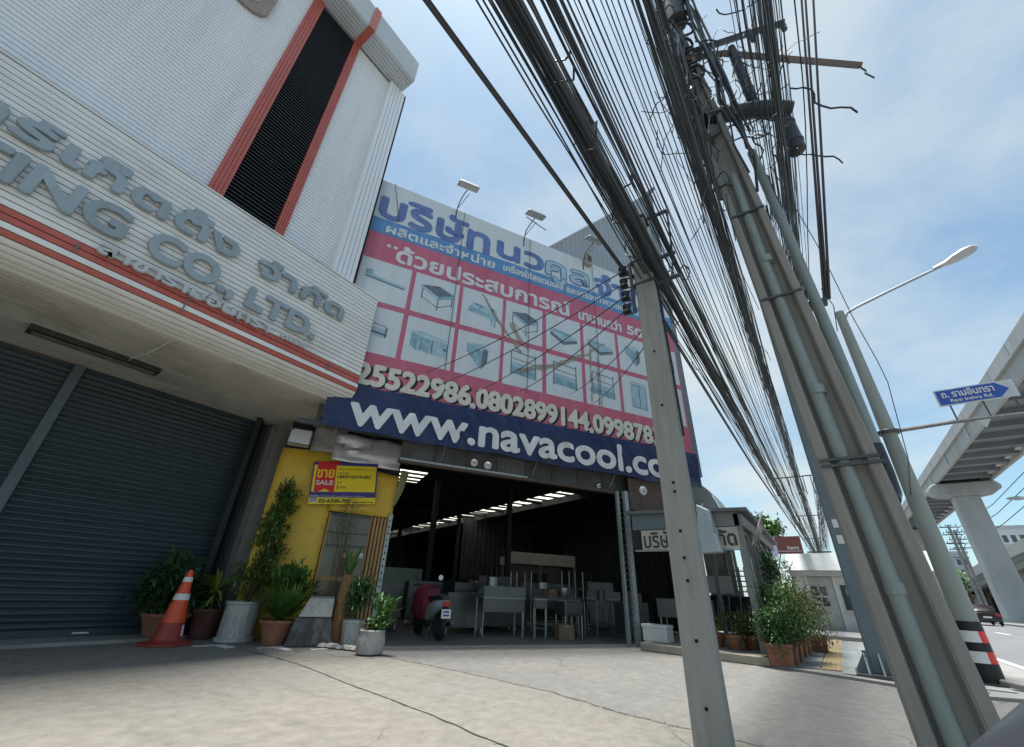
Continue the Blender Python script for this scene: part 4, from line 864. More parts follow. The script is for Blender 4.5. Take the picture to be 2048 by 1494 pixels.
h_ = len(fo.f) // 2; fo2 = MB(); fo2.v = fo.v; fo2.f = fo.f[h_:]; fo.f = fo.f[:h_]; fo.build('foliage', leaf_o, p); fo2.build('foliage', leaf_m, p)
p = thing('potted_plant', 'bushy fern-like plant in a round clay pot', 'plant', (4.43, 7.83, 0))
pot_round(p, .17, .265, .36, terracotta, .025); rosette(520, (0, 0, .36), .56, .022, .2, 2.2, .45).build('fronds', leaf_m, p); rosette(60, (.16, -.02, .40), .55, .035, .5, 2.4, .3).build('fronds', leaf_y, p)
p = thing('potted_plant', 'bright leafy clump growing behind the black and white planter', 'plant', (4.62, 8.12, 0))
pot_round(p, .16, .22, .34, terracotta); cloud(900, (.05, 0, .86), (.34, .28, .36), .19, .045, .4, .2, 3, .6).build('foliage', leaf_m, p)
# black and white trapezoid planter with a tilted cover
p = thing('planter', 'square planter block with blackened base and pale tilted cover', 'planter', (4.83, 7.44, 0), R(-31))
blk = M('blackened concrete', (.055, .055, .057), .7, var=.5, scale=4, dirt=.55, dcol=(.34, .33, .31), dscale=2.6, stretch=(2, 2, 1))
MB().hexa([(-.38, -.28, 0), (.36, -.28, 0), (.36, .26, 0), (-.38, .26, 0)], [(-.29, -.22, .42), (.27, -.22, .42), (.27, .22, .42), (-.27, .22, .42)]).build('block', blk, p, bev=.03)
MB().hexa([(-.26, -.23, .423), (.26, -.23, .423), (.28, .23, .423), (-.26, .23, .423)], [(-.14, -.12, .70), (.26, -.12, .70), (.27, .22, .73), (-.12, .22, .73)]).build('cover', M('mottled fibre board', (.36, .345, .31), .8, var=.25, scale=9), p, bev=.015)
# leaning log
p = thing('wood_log', 'brown ridged tree trunk leaning upright before the yellow front', 'log', (5.16, 7.24, 0))
lg_ = MB().tube([(0, 0, 0), (.02, .0, .3), (.04, .01, .6), (.06, .02, .9), (.075, .02, 1.08)], .135, 14, .115); lg_.build('trunk', M('ridged bark', (.30, .155, .07), .9, var=.45, scale=9, stretch=(5, 5, .7), bump=1., bscale=16), p, True)
rosette(26, (.10, .05, 1.02), .55, .055, 1.2, 5, .12).build('leaves', leaf_m, p)
p = thing('potted_plant', 'feathery plant in a streaked grey metal pot beside the leaning log', 'plant', (5.22, 6.88, 0))
pot_round(p, .14, .17, .40, dm, .01); cloud(1500, (.06, -.02, .80), (.27, .25, .26), .10, .025, .2, .2, 2, .3).build('foliage', leaf_d, p); rosette(26, (0, .05, .4), .72, .02, 1.2, 5, .2).build('stalks', leaf_m, p)
p = thing('potted_plant', 'small glossy plant in a squat weathered grey pot, nearest of the row', 'plant', (4.92, 5.98, 0))
MB().lathe([(.15, 0), (.20, .03), (.215, .16), (.19, .30), (.20, .315), (.19, .33), (.16, .33), (.15, .27)], n=12).build('pot', M('weathered stone pot', (.37, .35, .32), .85, var=.25, scale=6, dirt=.7, dcol=(.10, .09, .08), dscale=4, bump=.6, bscale=14), p, True); MB().lathe([(.01, .27), (.155, .275), (.15, .29), (.01, .30)], n=14).build('soil', pot_soil, p)
cloud(380, (.12, .0, .52), (.24, .2, .18), .13, .04, .5, .2, 3, .4).build('foliage', leaf_m, p); rosette(14, (.05, 0, .30), .30, .05, .4, 1.5, .8).build('leaves', leaf_o, p)
p = thing('tall_plant', 'thin wispy plant with bare stems in front of the door glass', 'plant', (5.22, 7.62, 0))
pot_round(p, .12, .15, .28, terracotta)
st_ = MB(); tw = MB()
for i in range(16):
    a = rl.uniform(0, 6.28); r_ = rl.uniform(.05, .38); zt = rl.uniform(1.5, 2.35); st_.tube([(0, 0, .2), (r_ * .3 * math.cos(a), r_ * .3 * math.sin(a), zt * .6), (r_ * math.cos(a), r_ * math.sin(a), zt)], .006, 4, .003)
    for k in range(46): leaf(tw, (r_ * math.cos(a) + rl.gauss(0, .08), r_ * math.sin(a) + rl.gauss(0, .08), zt + rl.gauss(0, .14)), (rl.gauss(0, 1), rl.gauss(0, 1), rl.gauss(0, 1)), .09, .010, .2, 2)
st_.build('stems', bark, p); tw.build('foliage', leaf_o, p)
# pale stones at the foot of the row
for i in range(9):
    x, y = 4.86 + i * .03 + rl.uniform(-.05, .05), 7.05 - i * .105; r_ = rl.uniform(.045, .085)
    mb = MB().lathe([(.01, 0), (r_, r_ * .3), (r_ * .8, r_ * .75), (.01, r_ * .95)], n=7); mb.v = [(a * rl.uniform(.8, 1.25), b * rl.uniform(.8, 1.3), c) for a, b, c in mb.v]
    o = mb.build('stone', M('pale stone', (.42, .40, .36), .9, var=.2, scale=8, bump=.4, bscale=20), None, True); o.location = (x, y, 0); tag(o, 'pale stone in the short row at the foot of the potted plants', 'stone', 'stones by the pots')
# traffic cone
c = thing('traffic_cone', 'tall dirty orange traffic cone with two white bands by the shutter', 'cone', (3.2, 8.7, 0)); cz = 1.04
prf = lambda z: .205 - .165 * (z / cz)
MB().prism([(.36 * math.cos(R(a)), .36 * math.sin(R(a))) for a in range(0, 360, 45)], flat, 0, .035).build('base', cone_d, c, bev=.01)
MB().lathe([(.27, .036), (prf(.1) + .02, .07), (prf(.30), .30)], n=24).build('skirt', cone_d, c, True)
MB().lathe([(prf(.30) + .002, .30), (prf(.98), .98), (.03, cz), (.012, cz + .01)], n=24).build('cone_body', cone_o, c, True)
for z0, z1 in ((.61, .70), (.87, .94)): MB().lathe([(prf(z0) + .006, z0), (prf(z1) + .006, z1)], n=24).build('band', white_p, c, True)
MB().add([(.205 * math.cos(R(a)) * k, .205 * math.sin(R(a)) * k, z) for a in (-58, -42) for z, k in ((.12, .98), (.27, .86))], [(0, 2, 3, 1)]).build('sticker', white_p, c)

# ------------------------------------------------------------------ terrace beside the warehouse (local x runs towards the road)
T = thing('terrace', 'open terrace lean-to with grey posts, dark roof and a cream name board', 'terrace', (9.4, 3.3, 0), R(-90))
MB().prism([(-.1, .02), (1.2, -.24), (2.18, -.40), (2.2, .0), (2.2, 5.2), (-.1, 5.2)], flat, 0, .13).build('plinth', M('yellowed concrete', (.33, .30, .24), .85, var=.15, scale=4, bump=.3, dirt=.4, dcol=(.2, .18, .14)), T, bev=.015)
gwood = M('weathered grey timber', (.23, .235, .23), .8, var=.2, scale=5, stretch=(5, 5, .6), dirt=.35, dcol=(.12, .12, .115))
for i, y in enumerate((0.0, 1.3, 2.5, 3.7, 4.9)): B(2.02, 2.13, y, y + .11, .13 if i else .0, 2.44 - .03 * i).build('post', gwood, T)
for y in (1.0, 2.6, 4.2): B(1.0, 1.08, y + 1.5, y + 1.58, .13, 2.5).build('post', gwood, T)
rf_ = MB().hexa([(-.1, -.15, 2.53), (2.3, -.15, 2.46), (2.3, 5.3, 2.36), (-.1, 5.3, 2.5)], [(-.1, -.15, 2.60), (2.3, -.15, 2.52), (2.3, 5.3, 2.42), (-.1, 5.3, 2.6)]).build('roof', M('weathered dark roof', (.12, .125, .13), .6, var=.2), T)
B(2.14, 2.19, -.1, 5.2, 2.20, 2.40).build('eave_board', gwood, T)
B(-.02, .82, .0, .03, 2.21, 2.52).build('upper_panel', blue_post_m, T); B(.82, 2.1, .0, .03, 2.21, 2.50).build('upper_panel', gwood, T)
nbd = B(.17, 2.05, -.03, -.001, 1.81, 2.19).build('name_board', M('cream name board', (.48, .46, .38), .7, var=.1, dirt=.3), T)
text('lettering', 'บริษัท', .22, .92, 1.84, 2.17, -.031, .002, M('faded dark letters', (.06, .055, .05), .7, var=.3), T, bold=.008); text('lettering', 'จำกัด', 1.36, 2.0, 1.86, 2.15, -.031, .002, MATS['faded dark letters'], T, bold=.012)
B(-.05, .16, .0, .04, 1.80, 2.21).build('dark_panel', dark_in, T); B(.0, 2.05, -.02, .02, 1.775, 1.805).build('rail', galv, T)
for i in range(4):      # arched brackets between the road side posts
    y0 = .11 + (0, 1.3, 2.5, 3.7)[i]; wv = (1.19, 1.09, 1.09, 1.09)[i]
    MB().tube([(2.075, y0 + wv * (.5 - .5 * math.cos(math.pi * k / 8)), 1.75 + .42 * math.sin(math.pi * k / 8)) for k in range(9)], .03, 5).build('arch', gwood, T)
    for k in range(3): B(2.06, 2.09, y0 + wv * (k + .8) / 4, y0 + wv * (k + .8) / 4 + .03, .9, 2.0).build('baluster', gwood, T)
    B(2.055, 2.095, y0, y0 + wv, .86, .92).build('rail', gwood, T)
B(.9, 2.0, 4.95, 5.0, .13, .55).build('low_wall', conc_dark, T)
for k in range(9): B(.35, 2.0, 4.97, 4.99, .62 + k * .13, .65 + k * .13).build('lattice_bar', gwood, T)
for k in range(12): B(.38 + k * .135, .41 + k * .135, 4.955, 4.972, .55, 1.78).build('lattice_bar', gwood, T)
# light box sign
lbx = thing('light_box_sign', 'blank blue grey light box sign hanging tilted before the terrace', 'sign', (9.2, 1.78, 1.7), R(-90))
MB().hexa([(-.17, -.06, 0), (.20, -.10, .02), (.24, .14, .02), (-.12, .16, 0)], [(-.10, -.05, .92), (.10, -.08, .80), (.14, .12, .80), (-.06, .14, .92)]).build('box', M('pale blue grey acrylic', (.33, .39, .42), .4, var=.08), lbx, bev=.02)
text('lettering', 'น้ำดื่ม', .155, .185, .35, .70, -.10, .003, ink, lbx)
MB().tube([(0, .04, .86), (0, .12, .95)], .02, 5).build('bracket', steel_dark, lbx)
# corrugated arch roof behind
ar = thing('arched_roof', 'pale corrugated curved roof end rising behind the terrace', 'roof', (14.5, 2.6, 2.4), R(-90))
mb = MB(); vs = []
for i in range(41):
    a = R(-10 + 100 * i / 40); o_ = .02 if i % 2 else 0
    vs += [(-.35 + .75 * math.sin(a) * (1 + o_), 0, .3 + 1.55 * math.cos(a) * (1 + o_)), (-.35 + .75 * math.sin(a) * (1 + o_), 1.8, .3 + 1.55 * math.cos(a) * (1 + o_))]
mb.add(vs, [(2 * i, 2 * i + 2, 2 * i + 3, 2 * i + 1) for i in range(40)]); mb.build('sheet', grey_roof, ar)
MB().add([(-.35, .02, -2.2)] + [(-.35 + .74 * math.sin(R(-10 + 10 * i)), .02, .3 + 1.53 * math.cos(R(-10 + 10 * i))) for i in range(11)] + [(.37, .02, -2.2)], [tuple(range(13))]).build('end_wall', grey_roof, ar)
# furniture on the terrace
t = thing('steel_counter', 'grey steel counter standing on the terrace behind the white box', 'counter', (10.6, 2.85, .13), R(-90))
B(-.5, .6, 0, .5, .42, .78).build('body', steel_dull, t); 
for x in (-.46, .56):
    for y in (.04, .46): MB().tube([(x, y, 0), (x, y, .42)], .018, 6).build('leg', steel, t)
t = thing('dark_stall', 'dark clutter of frames and boards at the back of the terrace', 'stall', (12.6, 2.2, .13), R(-90))
B(-1.2, .8, .6, .66, .1, .9).build('board', dark_in, t)
for k in range(7): MB().tube([(-1.0 + k * .28, .5, .1), (-.8 + k * .26, .4, 1.1)], .02, 5).build('stick', gwood, t)
B(-.6, .1, .3, .34, .95, 1.35).build('panel', white_wall, t)
fg = thing('flag', 'faded flag hanging from a slanting stick at the terrace eave', 'flag', (10.4, .95, 2.0))
MB().tube([(-.02, .22, -.05), (.0, -.12, .62)], .012, 5).build('stick', white_p, fg)
mb = MB(); vs = []
for i in range(9):
    for j in range(7):
        u, v = i / 8, j / 6; vs.append((.03 * math.sin(u * 5 + v * 2), -.10 + .30 * u - .04 * v + .1 * v * (1 - u), .58 - .52 * u - v * .34 * (1 - .6 * u)))
mb.add(vs, [(i * 7 + j, i * 7 + j + 1, (i + 1) * 7 + j + 1, (i + 1) * 7 + j) for i in range(8) for j in range(6)]); mb.build('cloth', M('faded flag', (.40, .36, .34), .7, var=.2, col2=(.42, .26, .22)), fg, True)
# terrace shrubs and the row of terracotta planters on the pavement
def shrub(name, label, loc, pot, fol, stem=True, grp=None):
    p = thing(name, label, 'plant', loc, 0, grp); r0, r1, h, sq = pot
    if sq: MB().hexa([(-r0, -r0, 0), (r0, -r0, 0), (r0, r0, 0), (-r0, r0, 0)], [(-r1, -r1, h), (r1, -r1, h), (r1, r1, h), (-r1, r1, h)]).build('pot', terracotta, p, bev=.012); B(-r1 - .015, r1 + .015, -r1 - .015, r1 + .015, h - .05, h + .004).build('pot_rim', terracotta, p, bev=.008)
    else: pot_round(p, r0, r1, h, terracotta)
    for n, c_, rad, ln, w, mt in fol: cloud(n, c_, rad, ln, w, .3, .35, 2, .2).build('foliage', mt, p)
    if stem: MB().tube([(0, 0, h - .05), (0, 0, fol[0][1][2])], .015, 5).build('stem', bark, p)
    return p
shrub('potted_shrub', 'low olive shrub in a terracotta pot on the terrace plinth', (9.75, 1.72, .13), (.10, .14, .24, 0), [(420, (0, 0, .46), (.30, .28, .22), .08, .03, leaf_o)])
shrub('potted_shrub', 'dark low bush on the terrace plinth beside the olive shrub', (10.1, 2.1, .13), (.12, .16, .22, 0), [(480, (0, 0, .45), (.30, .34, .24), .08, .03, leaf_d), (120, (0, 0, .4), (.3, .3, .2), .07, .03, leaf_r)])
shrub('potted_shrub', 'brownish low bush on the terrace just inside the front post', (10.2, 1.5, .13), (.12, .16, .22, 0), [(420, (0, 0, .42), (.24, .24, .24), .08, .03, leaf_r), (200, (0, 0, .45), (.26, .26, .24), .08, .03, leaf_o)])
specs = [('clipped dense green bush in the nearest square terracotta pot', (9.12, .96), [(3000, (-.04, .02, .50), (.27, .27, .27), .05, .026, leaf_d), (1200, (-.04, .02, .52), (.28, .28, .28), .045, .022, leaf_m)]),
         ('leafy green shrub in the second terracotta pot of the pavement row', (9.62, .92), [(1500, (0, -.05, .72), (.36, .36, .46), .08, .03, leaf_m)]),
         ('olive bushy shrub in the third terracotta pot of the pavement row', (10.12, .88), [(1700, (0, -.08, .76), (.40, .40, .48), .075, .03, leaf_o)]),
         ('tall slim climbing shrub in the fourth pot against the terrace posts', (10.62, .98), [(1500, (0, 0, 1.1), (.28, .24, .85), .09, .04, leaf_d), (300, (0, 0, .8), (.3, .26, .5), .08, .04, leaf_m)]),
         ('yellowish shrub in the fifth terracotta pot of the pavement row', (11.12, .86), [(1300, (0, -.05, .85), (.36, .36, .48), .08, .035, leaf_y)]),
         ('dark rounded shrub in the sixth terracotta pot of the pavement row', (11.7, .82), [(1600, (0, -.16, .74), (.44, .44, .46), .08, .03, leaf_o)]),
         ('tall dark conifer shrub in a pot near the white house', (12.6, .86), [(1300, (0, .05, 1.15), (.30, .26, 1.0), .07, .03, leaf_d)]),
         ('brown and green shrub in the last pot of the pavement row', (12.4, .55), [(1100, (0, 0, .62), (.38, .38, .40), .08, .03, leaf_r), (300, (0, 0, .6), (.34, .34, .36), .08, .03, leaf_m)])]
for lab, (x, y), fol in specs: shrub('planter_shrub', lab, (x, y, .013), (.15, .18, .32, 1), fol, True, 'planters along the pavement edge')
shrub('potted_shrub', 'reddish brown shrub in a dark tub beside the white house door', (20.1, -.75, .11), (.16, .22, .34, 0), [(420, (0, 0, .55), (.26, .26, .26), .13, .02, leaf_r)])

# ------------------------------------------------------------------ small white house at the end of the pavement
H = thing('white_house', 'small white house with pale roof and plank door at the end of the pavement', 'house', (20.8, 0, .11), R(-90))
B(-1.2, 3.0, .02, 4, 0, 2.0).build('wall', white_wall, H)
MB().hexa([(-1.35, -.35, 1.93), (3.2, -.35, 1.93), (3.2, 4, 1.93), (-1.35, 4, 1.93)], [(-1.25, .25, 2.55), (3.1, .25, 2.6), (3.1, 4, 2.6), (-1.25, 4, 2.55)]).build('roof', grey_roof, H)
B(-1.25, 3.1, -.30, -.02, 1.74, 1.925).build('fascia', M('pale grey fascia', (.42, .40, .38), .7), H)
dr = B(-.74, .02, -.02, .015, .0, 1.72).build('door', M('grey green door', (.40, .41, .38), .7, dirt=.3), H)
for i in range(8): B(-.70 + i * .086, -.70 + i * .086 + .078, -.035, -.021, .08, .68).build('plank', M('grey green door', (.40, .41, .38), .7), dr)
for i in range(2):
    for j in range(2): B(-.68 + i * .24, -.46 + i * .24, -.032, -.021, .76 + j * .34, 1.06 + j * .34).build('pane', glass_m, dr)
B(-.70, -.20, -.05, -.033, 1.05, 1.085).build('glazing_bar', white_wall, dr); B(-.458, -.442, -.05, -.033, .74, 1.42).build('glazing_bar', white_wall, dr)
for x in (-.82, .04): B(x, x + .08, -.06, .01, 0, 1.80).build('door_frame', white_wall, H)
wn = B(.22, 1.6, -.01, .018, .66, 1.46).build('window', glass_m, H)
B(.18, 1.64, -.05, -.012, .60, .655).build('sill', white_wall, H); B(.9, .94, -.03, -.012, .66, 1.46).build('glazing_bar', white_wall, wn); text('poster', 'ร้าน', .34, .60, 1.15, 1.35, -.013, .002, print_teal_l, wn)

# ------------------------------------------------------------------ far brown billboard, trees, buildings
fb = thing('far_billboard', 'brown and lilac advertising hoarding above the white house roof', 'billboard', (60, 3.3, 0), R(-90))
B(-.95, 1.55, 0, .2, 5.9, 7.75).build('panel', brown_sign, fb); B(-2.7, -.98, 0, .2, 5.6, 7.7).build('panel', lilac_sign, fb)
text('lettering', 'ร้านอาหาร', .1, 1.2, 6.35, 6.75, -.01, .01, print_text, fb, bold=.01); text('lettering', 'เปิดบริการ', -2.5, -1.2, 6.9, 7.3, -.01, .01, print_logo, fb, bold=.01)
for x in (-2.2, -.2, 1.2): B(x, x + .2, .2, .4, 0, 6).build('post', steel_dark, fb)
B(-1.0, 1.4, -.01, -.004, 6.15, 6.2).build('underline', print_text, fb)
def far_tree(label, loc, rad, h, mt, n=900):
    t = thing('tree', label, 'tree', loc); MB().tube([(0, 0, 0), (.1, 0, h * .4), (0, .1, h * .75)], .25, 7, .1).build('trunk', bark, t)
    for k in range(4): MB().tube([(0, 0, h * .45), (math.cos(k * 1.6) * rad[0] * .6, math.sin(k * 1.6) * rad[1] * .6, h * .8)], .09, 5, .04).build('limb', bark, t)
    cloud(n, (0, 0, h), rad, .55, .36, .3, .3, 2).build('crown', mt, t)
far_tree('round green tree crown behind the far brown billboard', (62, 4.9, 0), (1.9, 1.7, 1.6), 8.6, leaf_m)
far_tree('small dark tree beside the far brown billboard', (64, 6.6, 0), (1.5, 1.5, 1.4), 7.6, leaf_d, 600)
far_tree('palm-green tree beyond the flyover ramp', (118, -20.4, 0), (2.2, 2.0, 1.9), 5.6, leaf_m, 500)
far_tree('dark tree low beside the flyover ramp', (128, -24.5, 0), (2.6, 2.4, 2.0), 6.0, leaf_d, 500)
def far_block(label, x, y0, y1, h, mat, floors, bays):
    b = thing('apartment_block', label, 'building', (x, (y0 + y1) / 2, 0), R(-90)); w = abs(y1 - y0)
    B(-w / 2, w / 2, 0, 12, 0, h).build('wall', mat, b); B(-w / 2 - .3, w / 2 + .3, -.3, 12.2, h, h + .6).build('roof', far_g, b)
    for i in range(floors):
        for j in range(bays):
            z = 1.2 + i * (h - 1.5) / floors; x_ = -w / 2 + (j + .22) * w / bays; B(x_, x_ + w / bays * .56, -.06, .02, z, z + (h - 1.5) / floors * .55).build('window', glass_m, b)
        B(-w / 2, w / 2, -.5, 0, i * (h - 1.5) / floors + .7, i * (h - 1.5) / floors + .85).build('balcony', mat, b)
far_block('pale apartment block far behind the flyover', 160, -36, -45, 19.5, far_w, 6, 6)
far_block('low pale block beyond the viaduct columns', 175, -27, -33, 15, far_g, 5, 4)
far_block('long white building with rows of balconies beside the road', 150, -17.5, -22.5, 9, far_w, 6, 3)
far_block('slim far tower left of the second viaduct column', 210, -29, -33, 25, far_w, 8, 3)

# ------------------------------------------------------------------ viaduct, flyover
V = thing('viaduct', 'elevated concrete rail viaduct over the road', 'viaduct', (65, -14, 0), ab=True)
B(10, 190, -12.35, -12.0, 14.35, 15.2).build('parapet', viad, V); B(10, 190, -12.30, -12.08, 13.15, 14.348).build('edge_girder', viad, V); B(10, 190, -12.12, -11.88, 14.2, 14.345).build('ledge', viad, V); B(10, 190, -16.6, -16.3, 13.15, 14.8).build('edge_girder', viad, V)
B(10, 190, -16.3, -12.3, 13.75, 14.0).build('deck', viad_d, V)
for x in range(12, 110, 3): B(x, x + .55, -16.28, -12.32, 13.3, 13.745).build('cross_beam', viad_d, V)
for x in range(13, 110, 3): B(x + .6, x + 1.5, -16.29, -15.95, 13.45, 13.6).build('painted_light_gap', white_wall, V)  # white boxes painted in for daylight showing through deck openings
for x in range(14, 120, 4): B(x, x + .06, -12.005, -11.985, 14.36, 15.19).build('parapet_joint', viad_d, V)
for x in range(20, 120, 9): MB().tube([(x, -11.97, 14.2), (x, -11.97, 13.3)], .06, 6).build('drain_pipe', far_g, V)
for x in (65, 103, 150):
    pr = [(-11.3, 12.3), (-11.6, 11.95), (-12.9, 11.7), (-15.2, 11.7), (-16.4, 11.95), (-16.9, 12.3), (-16.9, 12.75), (-16.5, 13.1), (-11.7, 13.1), (-11.3, 12.75)]
    MB().prism(pr, lambda p, q, t: (t, p, q), x - 1.1, x + 1.1).build('crosshead', viad, V, bev=.15)
    MB().hexa([(x - .95, -15.1, 0), (x + .95, -15.1, 0), (x + .95, -12.95, 0), (x - .95, -12.95, 0)], [(x - .9, -15.05, 11.72), (x + .9, -15.05, 11.72), (x + .9, -13.0, 11.72), (x - .9, -13.0, 11.72)]).build('column', viad, V, bev=.12)
    B(x - 1.3, x + 1.3, -15.5, -12.5, 0, .35).build('footing', viad, V)
FO = thing('flyover', 'old concrete flyover ramp with dark underside beyond the viaduct column', 'flyover', (110, -24, 0), ab=True)
kn = [(70, 8.6), (88, 8.0), (108, 7.0), (130, 5.6), (165, 3.4), (210, 1.0)]
for (xa, za), (xb, zb) in zip(kn[:-1], kn[1:]):
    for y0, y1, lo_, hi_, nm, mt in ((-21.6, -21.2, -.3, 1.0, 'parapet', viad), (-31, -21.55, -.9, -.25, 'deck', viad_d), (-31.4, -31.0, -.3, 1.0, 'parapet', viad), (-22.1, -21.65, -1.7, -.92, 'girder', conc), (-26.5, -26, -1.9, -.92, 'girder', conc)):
        MB().hexa([(xa, y0, za + lo_), (xb, y0, zb + lo_), (xb, y1, zb + lo_), (xa, y1, za + lo_)], [(xa, y0, za + hi_), (xb, y0, zb + hi_), (xb, y1, zb + hi_), (xa, y1, za + hi_)]).build(nm, mt, FO)
for x, h in ((78, 6.7), (96, 6.0), (114, 5.0), (130, 3.8)): 
    for y in (-23, -28.5): B(x - .5, x + .5, y - .5, y + .5, 0, h).build('pier', viad, FO)
B(140, 210, -30.9, -21.7, 0, 1.0).build('abutment', conc_dark, FO); B(134, 140, -30.9, -21.7, 0, 3.6).build('abutment', dark_in, FO)
fl2 = thing('road_lamp', 'far street lamp head reaching in from the right beyond the viaduct', 'street lamp', (60, -19.5, 0))
MB().tube([(0, 0, 0), (0, 0, 9.8), (0, .5, 10.3), (0, 2.6, 10.45)], .09, 8, .05).build('pole', galv, fl2, True); MB().lathe([(.03, 0), (.16, .2), (.2, .6), (.1, 1.2), (.02, 1.35)], (0, 2.5, 10.5), 10, 'y').build('head', far_g, fl2, True)
for i, (x, y, h) in enumerate(((100, -18.6, 12.5), (112, -20.2, 12.0), (96, -17.4, 12.8))):
    u_ = thing('utility_pole', ('far utility pole with crossarms beside the first viaduct column', 'farthest utility pole below the flyover line', 'far utility pole with crossarms left of the first viaduct column')[i], 'pole', (x, y, 0), R(-90))
    B(-.15, .15, -.15, .15, 0, h).build('mast', conc, u_)
    for z in (h - .4, h - 1.5, h - 2.8): B(-1.1, 1.1, -.08, .08, z, z + .14).build('crossarm', steel_dark, u_)
    for z in (h - .2, h - 1.3): 
        for k in (-.9, -.3, .3, .9): MB().tube([(k, 0, z), (k, 0, z + .3)], .06, 5).build('insulator', steel_dark, u_)
for i, z in enumerate((12.3, 11.2, 9.9)): tag(MB().tube([(60, -19.6, z + 2.2), (78, -19.0, z + .5), (96, -18.4, z), (104, -19.3, z - .4), (112, -20.2, z - .2)], .05, 4).build('far_cable', wire_g), ('highest', 'middle', 'lowest')[i] + ' of the far cables strung by the viaduct column', 'cable', 'far cables')

# car on the road
K = thing('car', 'dark maroon car seen from behind on the road under the flyover', 'car', (52, -9.4, -.07), 0)
def hull(secs, mat, name):
    vs = []; n = 14
    for x, zc, hw, hh in secs:
        for k in range(n):
            a = 2 * math.pi * k / n; c_, s_ = math.cos(a), math.sin(a); vs.append((x, hw * math.copysign(abs(c_) ** .5, c_), zc + hh * math.copysign(abs(s_) ** .5, s_)))
    m = len(secs)
    return MB().add(vs, [(i * n + k, i * n + (k + 1) % n, (i + 1) * n + (k + 1) % n, (i + 1) * n + k) for i in range(m - 1) for k in range(n)] + [tuple(range(n)), tuple(range((m - 1) * n, m * n))[::-1]]).build(name, mat, K, True)
hull([(-.02, .62, .70, .26), (.1, .62, .84, .34), (.8, .60, .90, .38), (3.0, .60, .90, .38), (4.0, .55, .85, .32), (4.3, .5, .7, .22)], car_m, 'body')
hull([(.18, .98, .62, .05), (.6, 1.15, .66, .26), (1.2, 1.2, .66, .29), (2.2, 1.19, .66, .28), (3.0, .98, .62, .06)], car_m, 'cabin')
MB().hexa([(.20, -.56, 1.0), (.20, .56, 1.0), (.42, .55, 1.16), (.42, -.55, 1.16)], [(.30, -.54, 1.08), (.30, .54, 1.08), (.56, .50, 1.37), (.56, -.50, 1.37)]).build('rear_window', glass_m, K)
for y in (-.64, .64): B(-.03, .12, y - .14, y + .14, .66, .80).build('tail_lamp', lamp_red, K, bev=.02)
B(-.05, -.02, -.24, .24, .52, .64).build('number_plate', white_p, K); B(-.06, .1, -.78, .78, .30, .42).build('bumper', plastic_bk, K, bev=.03)
for x in (.75, 3.35):
    for y in (-.78, .78):
        w = MB().torus((x, y, .31), .22, .09, 'y', 20, 8).build('wheel', rubber, K, True); MB().lathe([(.02, -.05), (.2, -.05), (.2, .05), (.02, .05)], (x, y, .31), 14, 'y').build('rim', steel, w)

# ------------------------------------------------------------------ near square concrete pole
P2 = thing('square_pole', 'pale square concrete utility pole with bolt holes standing in the driveway', 'pole', (3.98, .96, 0), R(4), ab=False)
MB().hexa([(-.11, -.125, -.05), (.11, -.125, -.05), (.11, .125, -.05), (-.11, .125, -.05)], [(-.09, -.10, 5.25), (.09, -.10, 5.25), (.09, .10, 5.25), (-.09, .10, 5.25)]).build('shaft', pole_conc, P2, bev=.014)
for z in (.23, .64, 1.05, 1.22, 1.43, 1.76, 1.84, 2.6, 3.22): MB().lathe([(.001, .03), (.013, .03), (.013, -.004), (.001, -.004)], (-.112 + .0037 * z, .0, z), 10, 'x').build('bolt_hole', black_void, P2)
rk = thing('insulator_rack', 'black four-spool insulator rack bolted to the square pole', 'insulators', (3.9, 1.09, 3.8))
B(-.02, .02, .0, .03, 0, .72).build('bar', steel_dark, rk)
for i in range(4):
    z = .06 + i * .19
    sp_ = MB().lathe([(.012, -.05), (.05, -.05), (.05, -.03), (.03, 0), (.05, .03), (.05, .05), (.012, .05)], (-.02, .10, z), 12).build('spool', plastic_bk, rk, True)
    MB().tube([(0, .03, z - .07), (-.02, .14, z - .07), (-.02, .14, z + .07), (0, .03, z + .07)], .010, 5).build('clevis', steel_dark, sp_)
b = thing('pole_bracket', 'dark steel brackets strapped round the square pole among the cables', 'bracket', (3.98, .96, 4.0))
for z in (.15, .5, 1.2): B(-.02, .02, -.38, -.09, z, z + .03).build('arm', steel_dark, b); B(-.118, .118, -.128, .128, z + .002, z + .02).build('band', steel_dark, b)
MB().tube([(0, -.3, .2), (.05, -.34, .5), (0, -.38, 1.2)], .012, 5).build('rod', steel_dark, b)

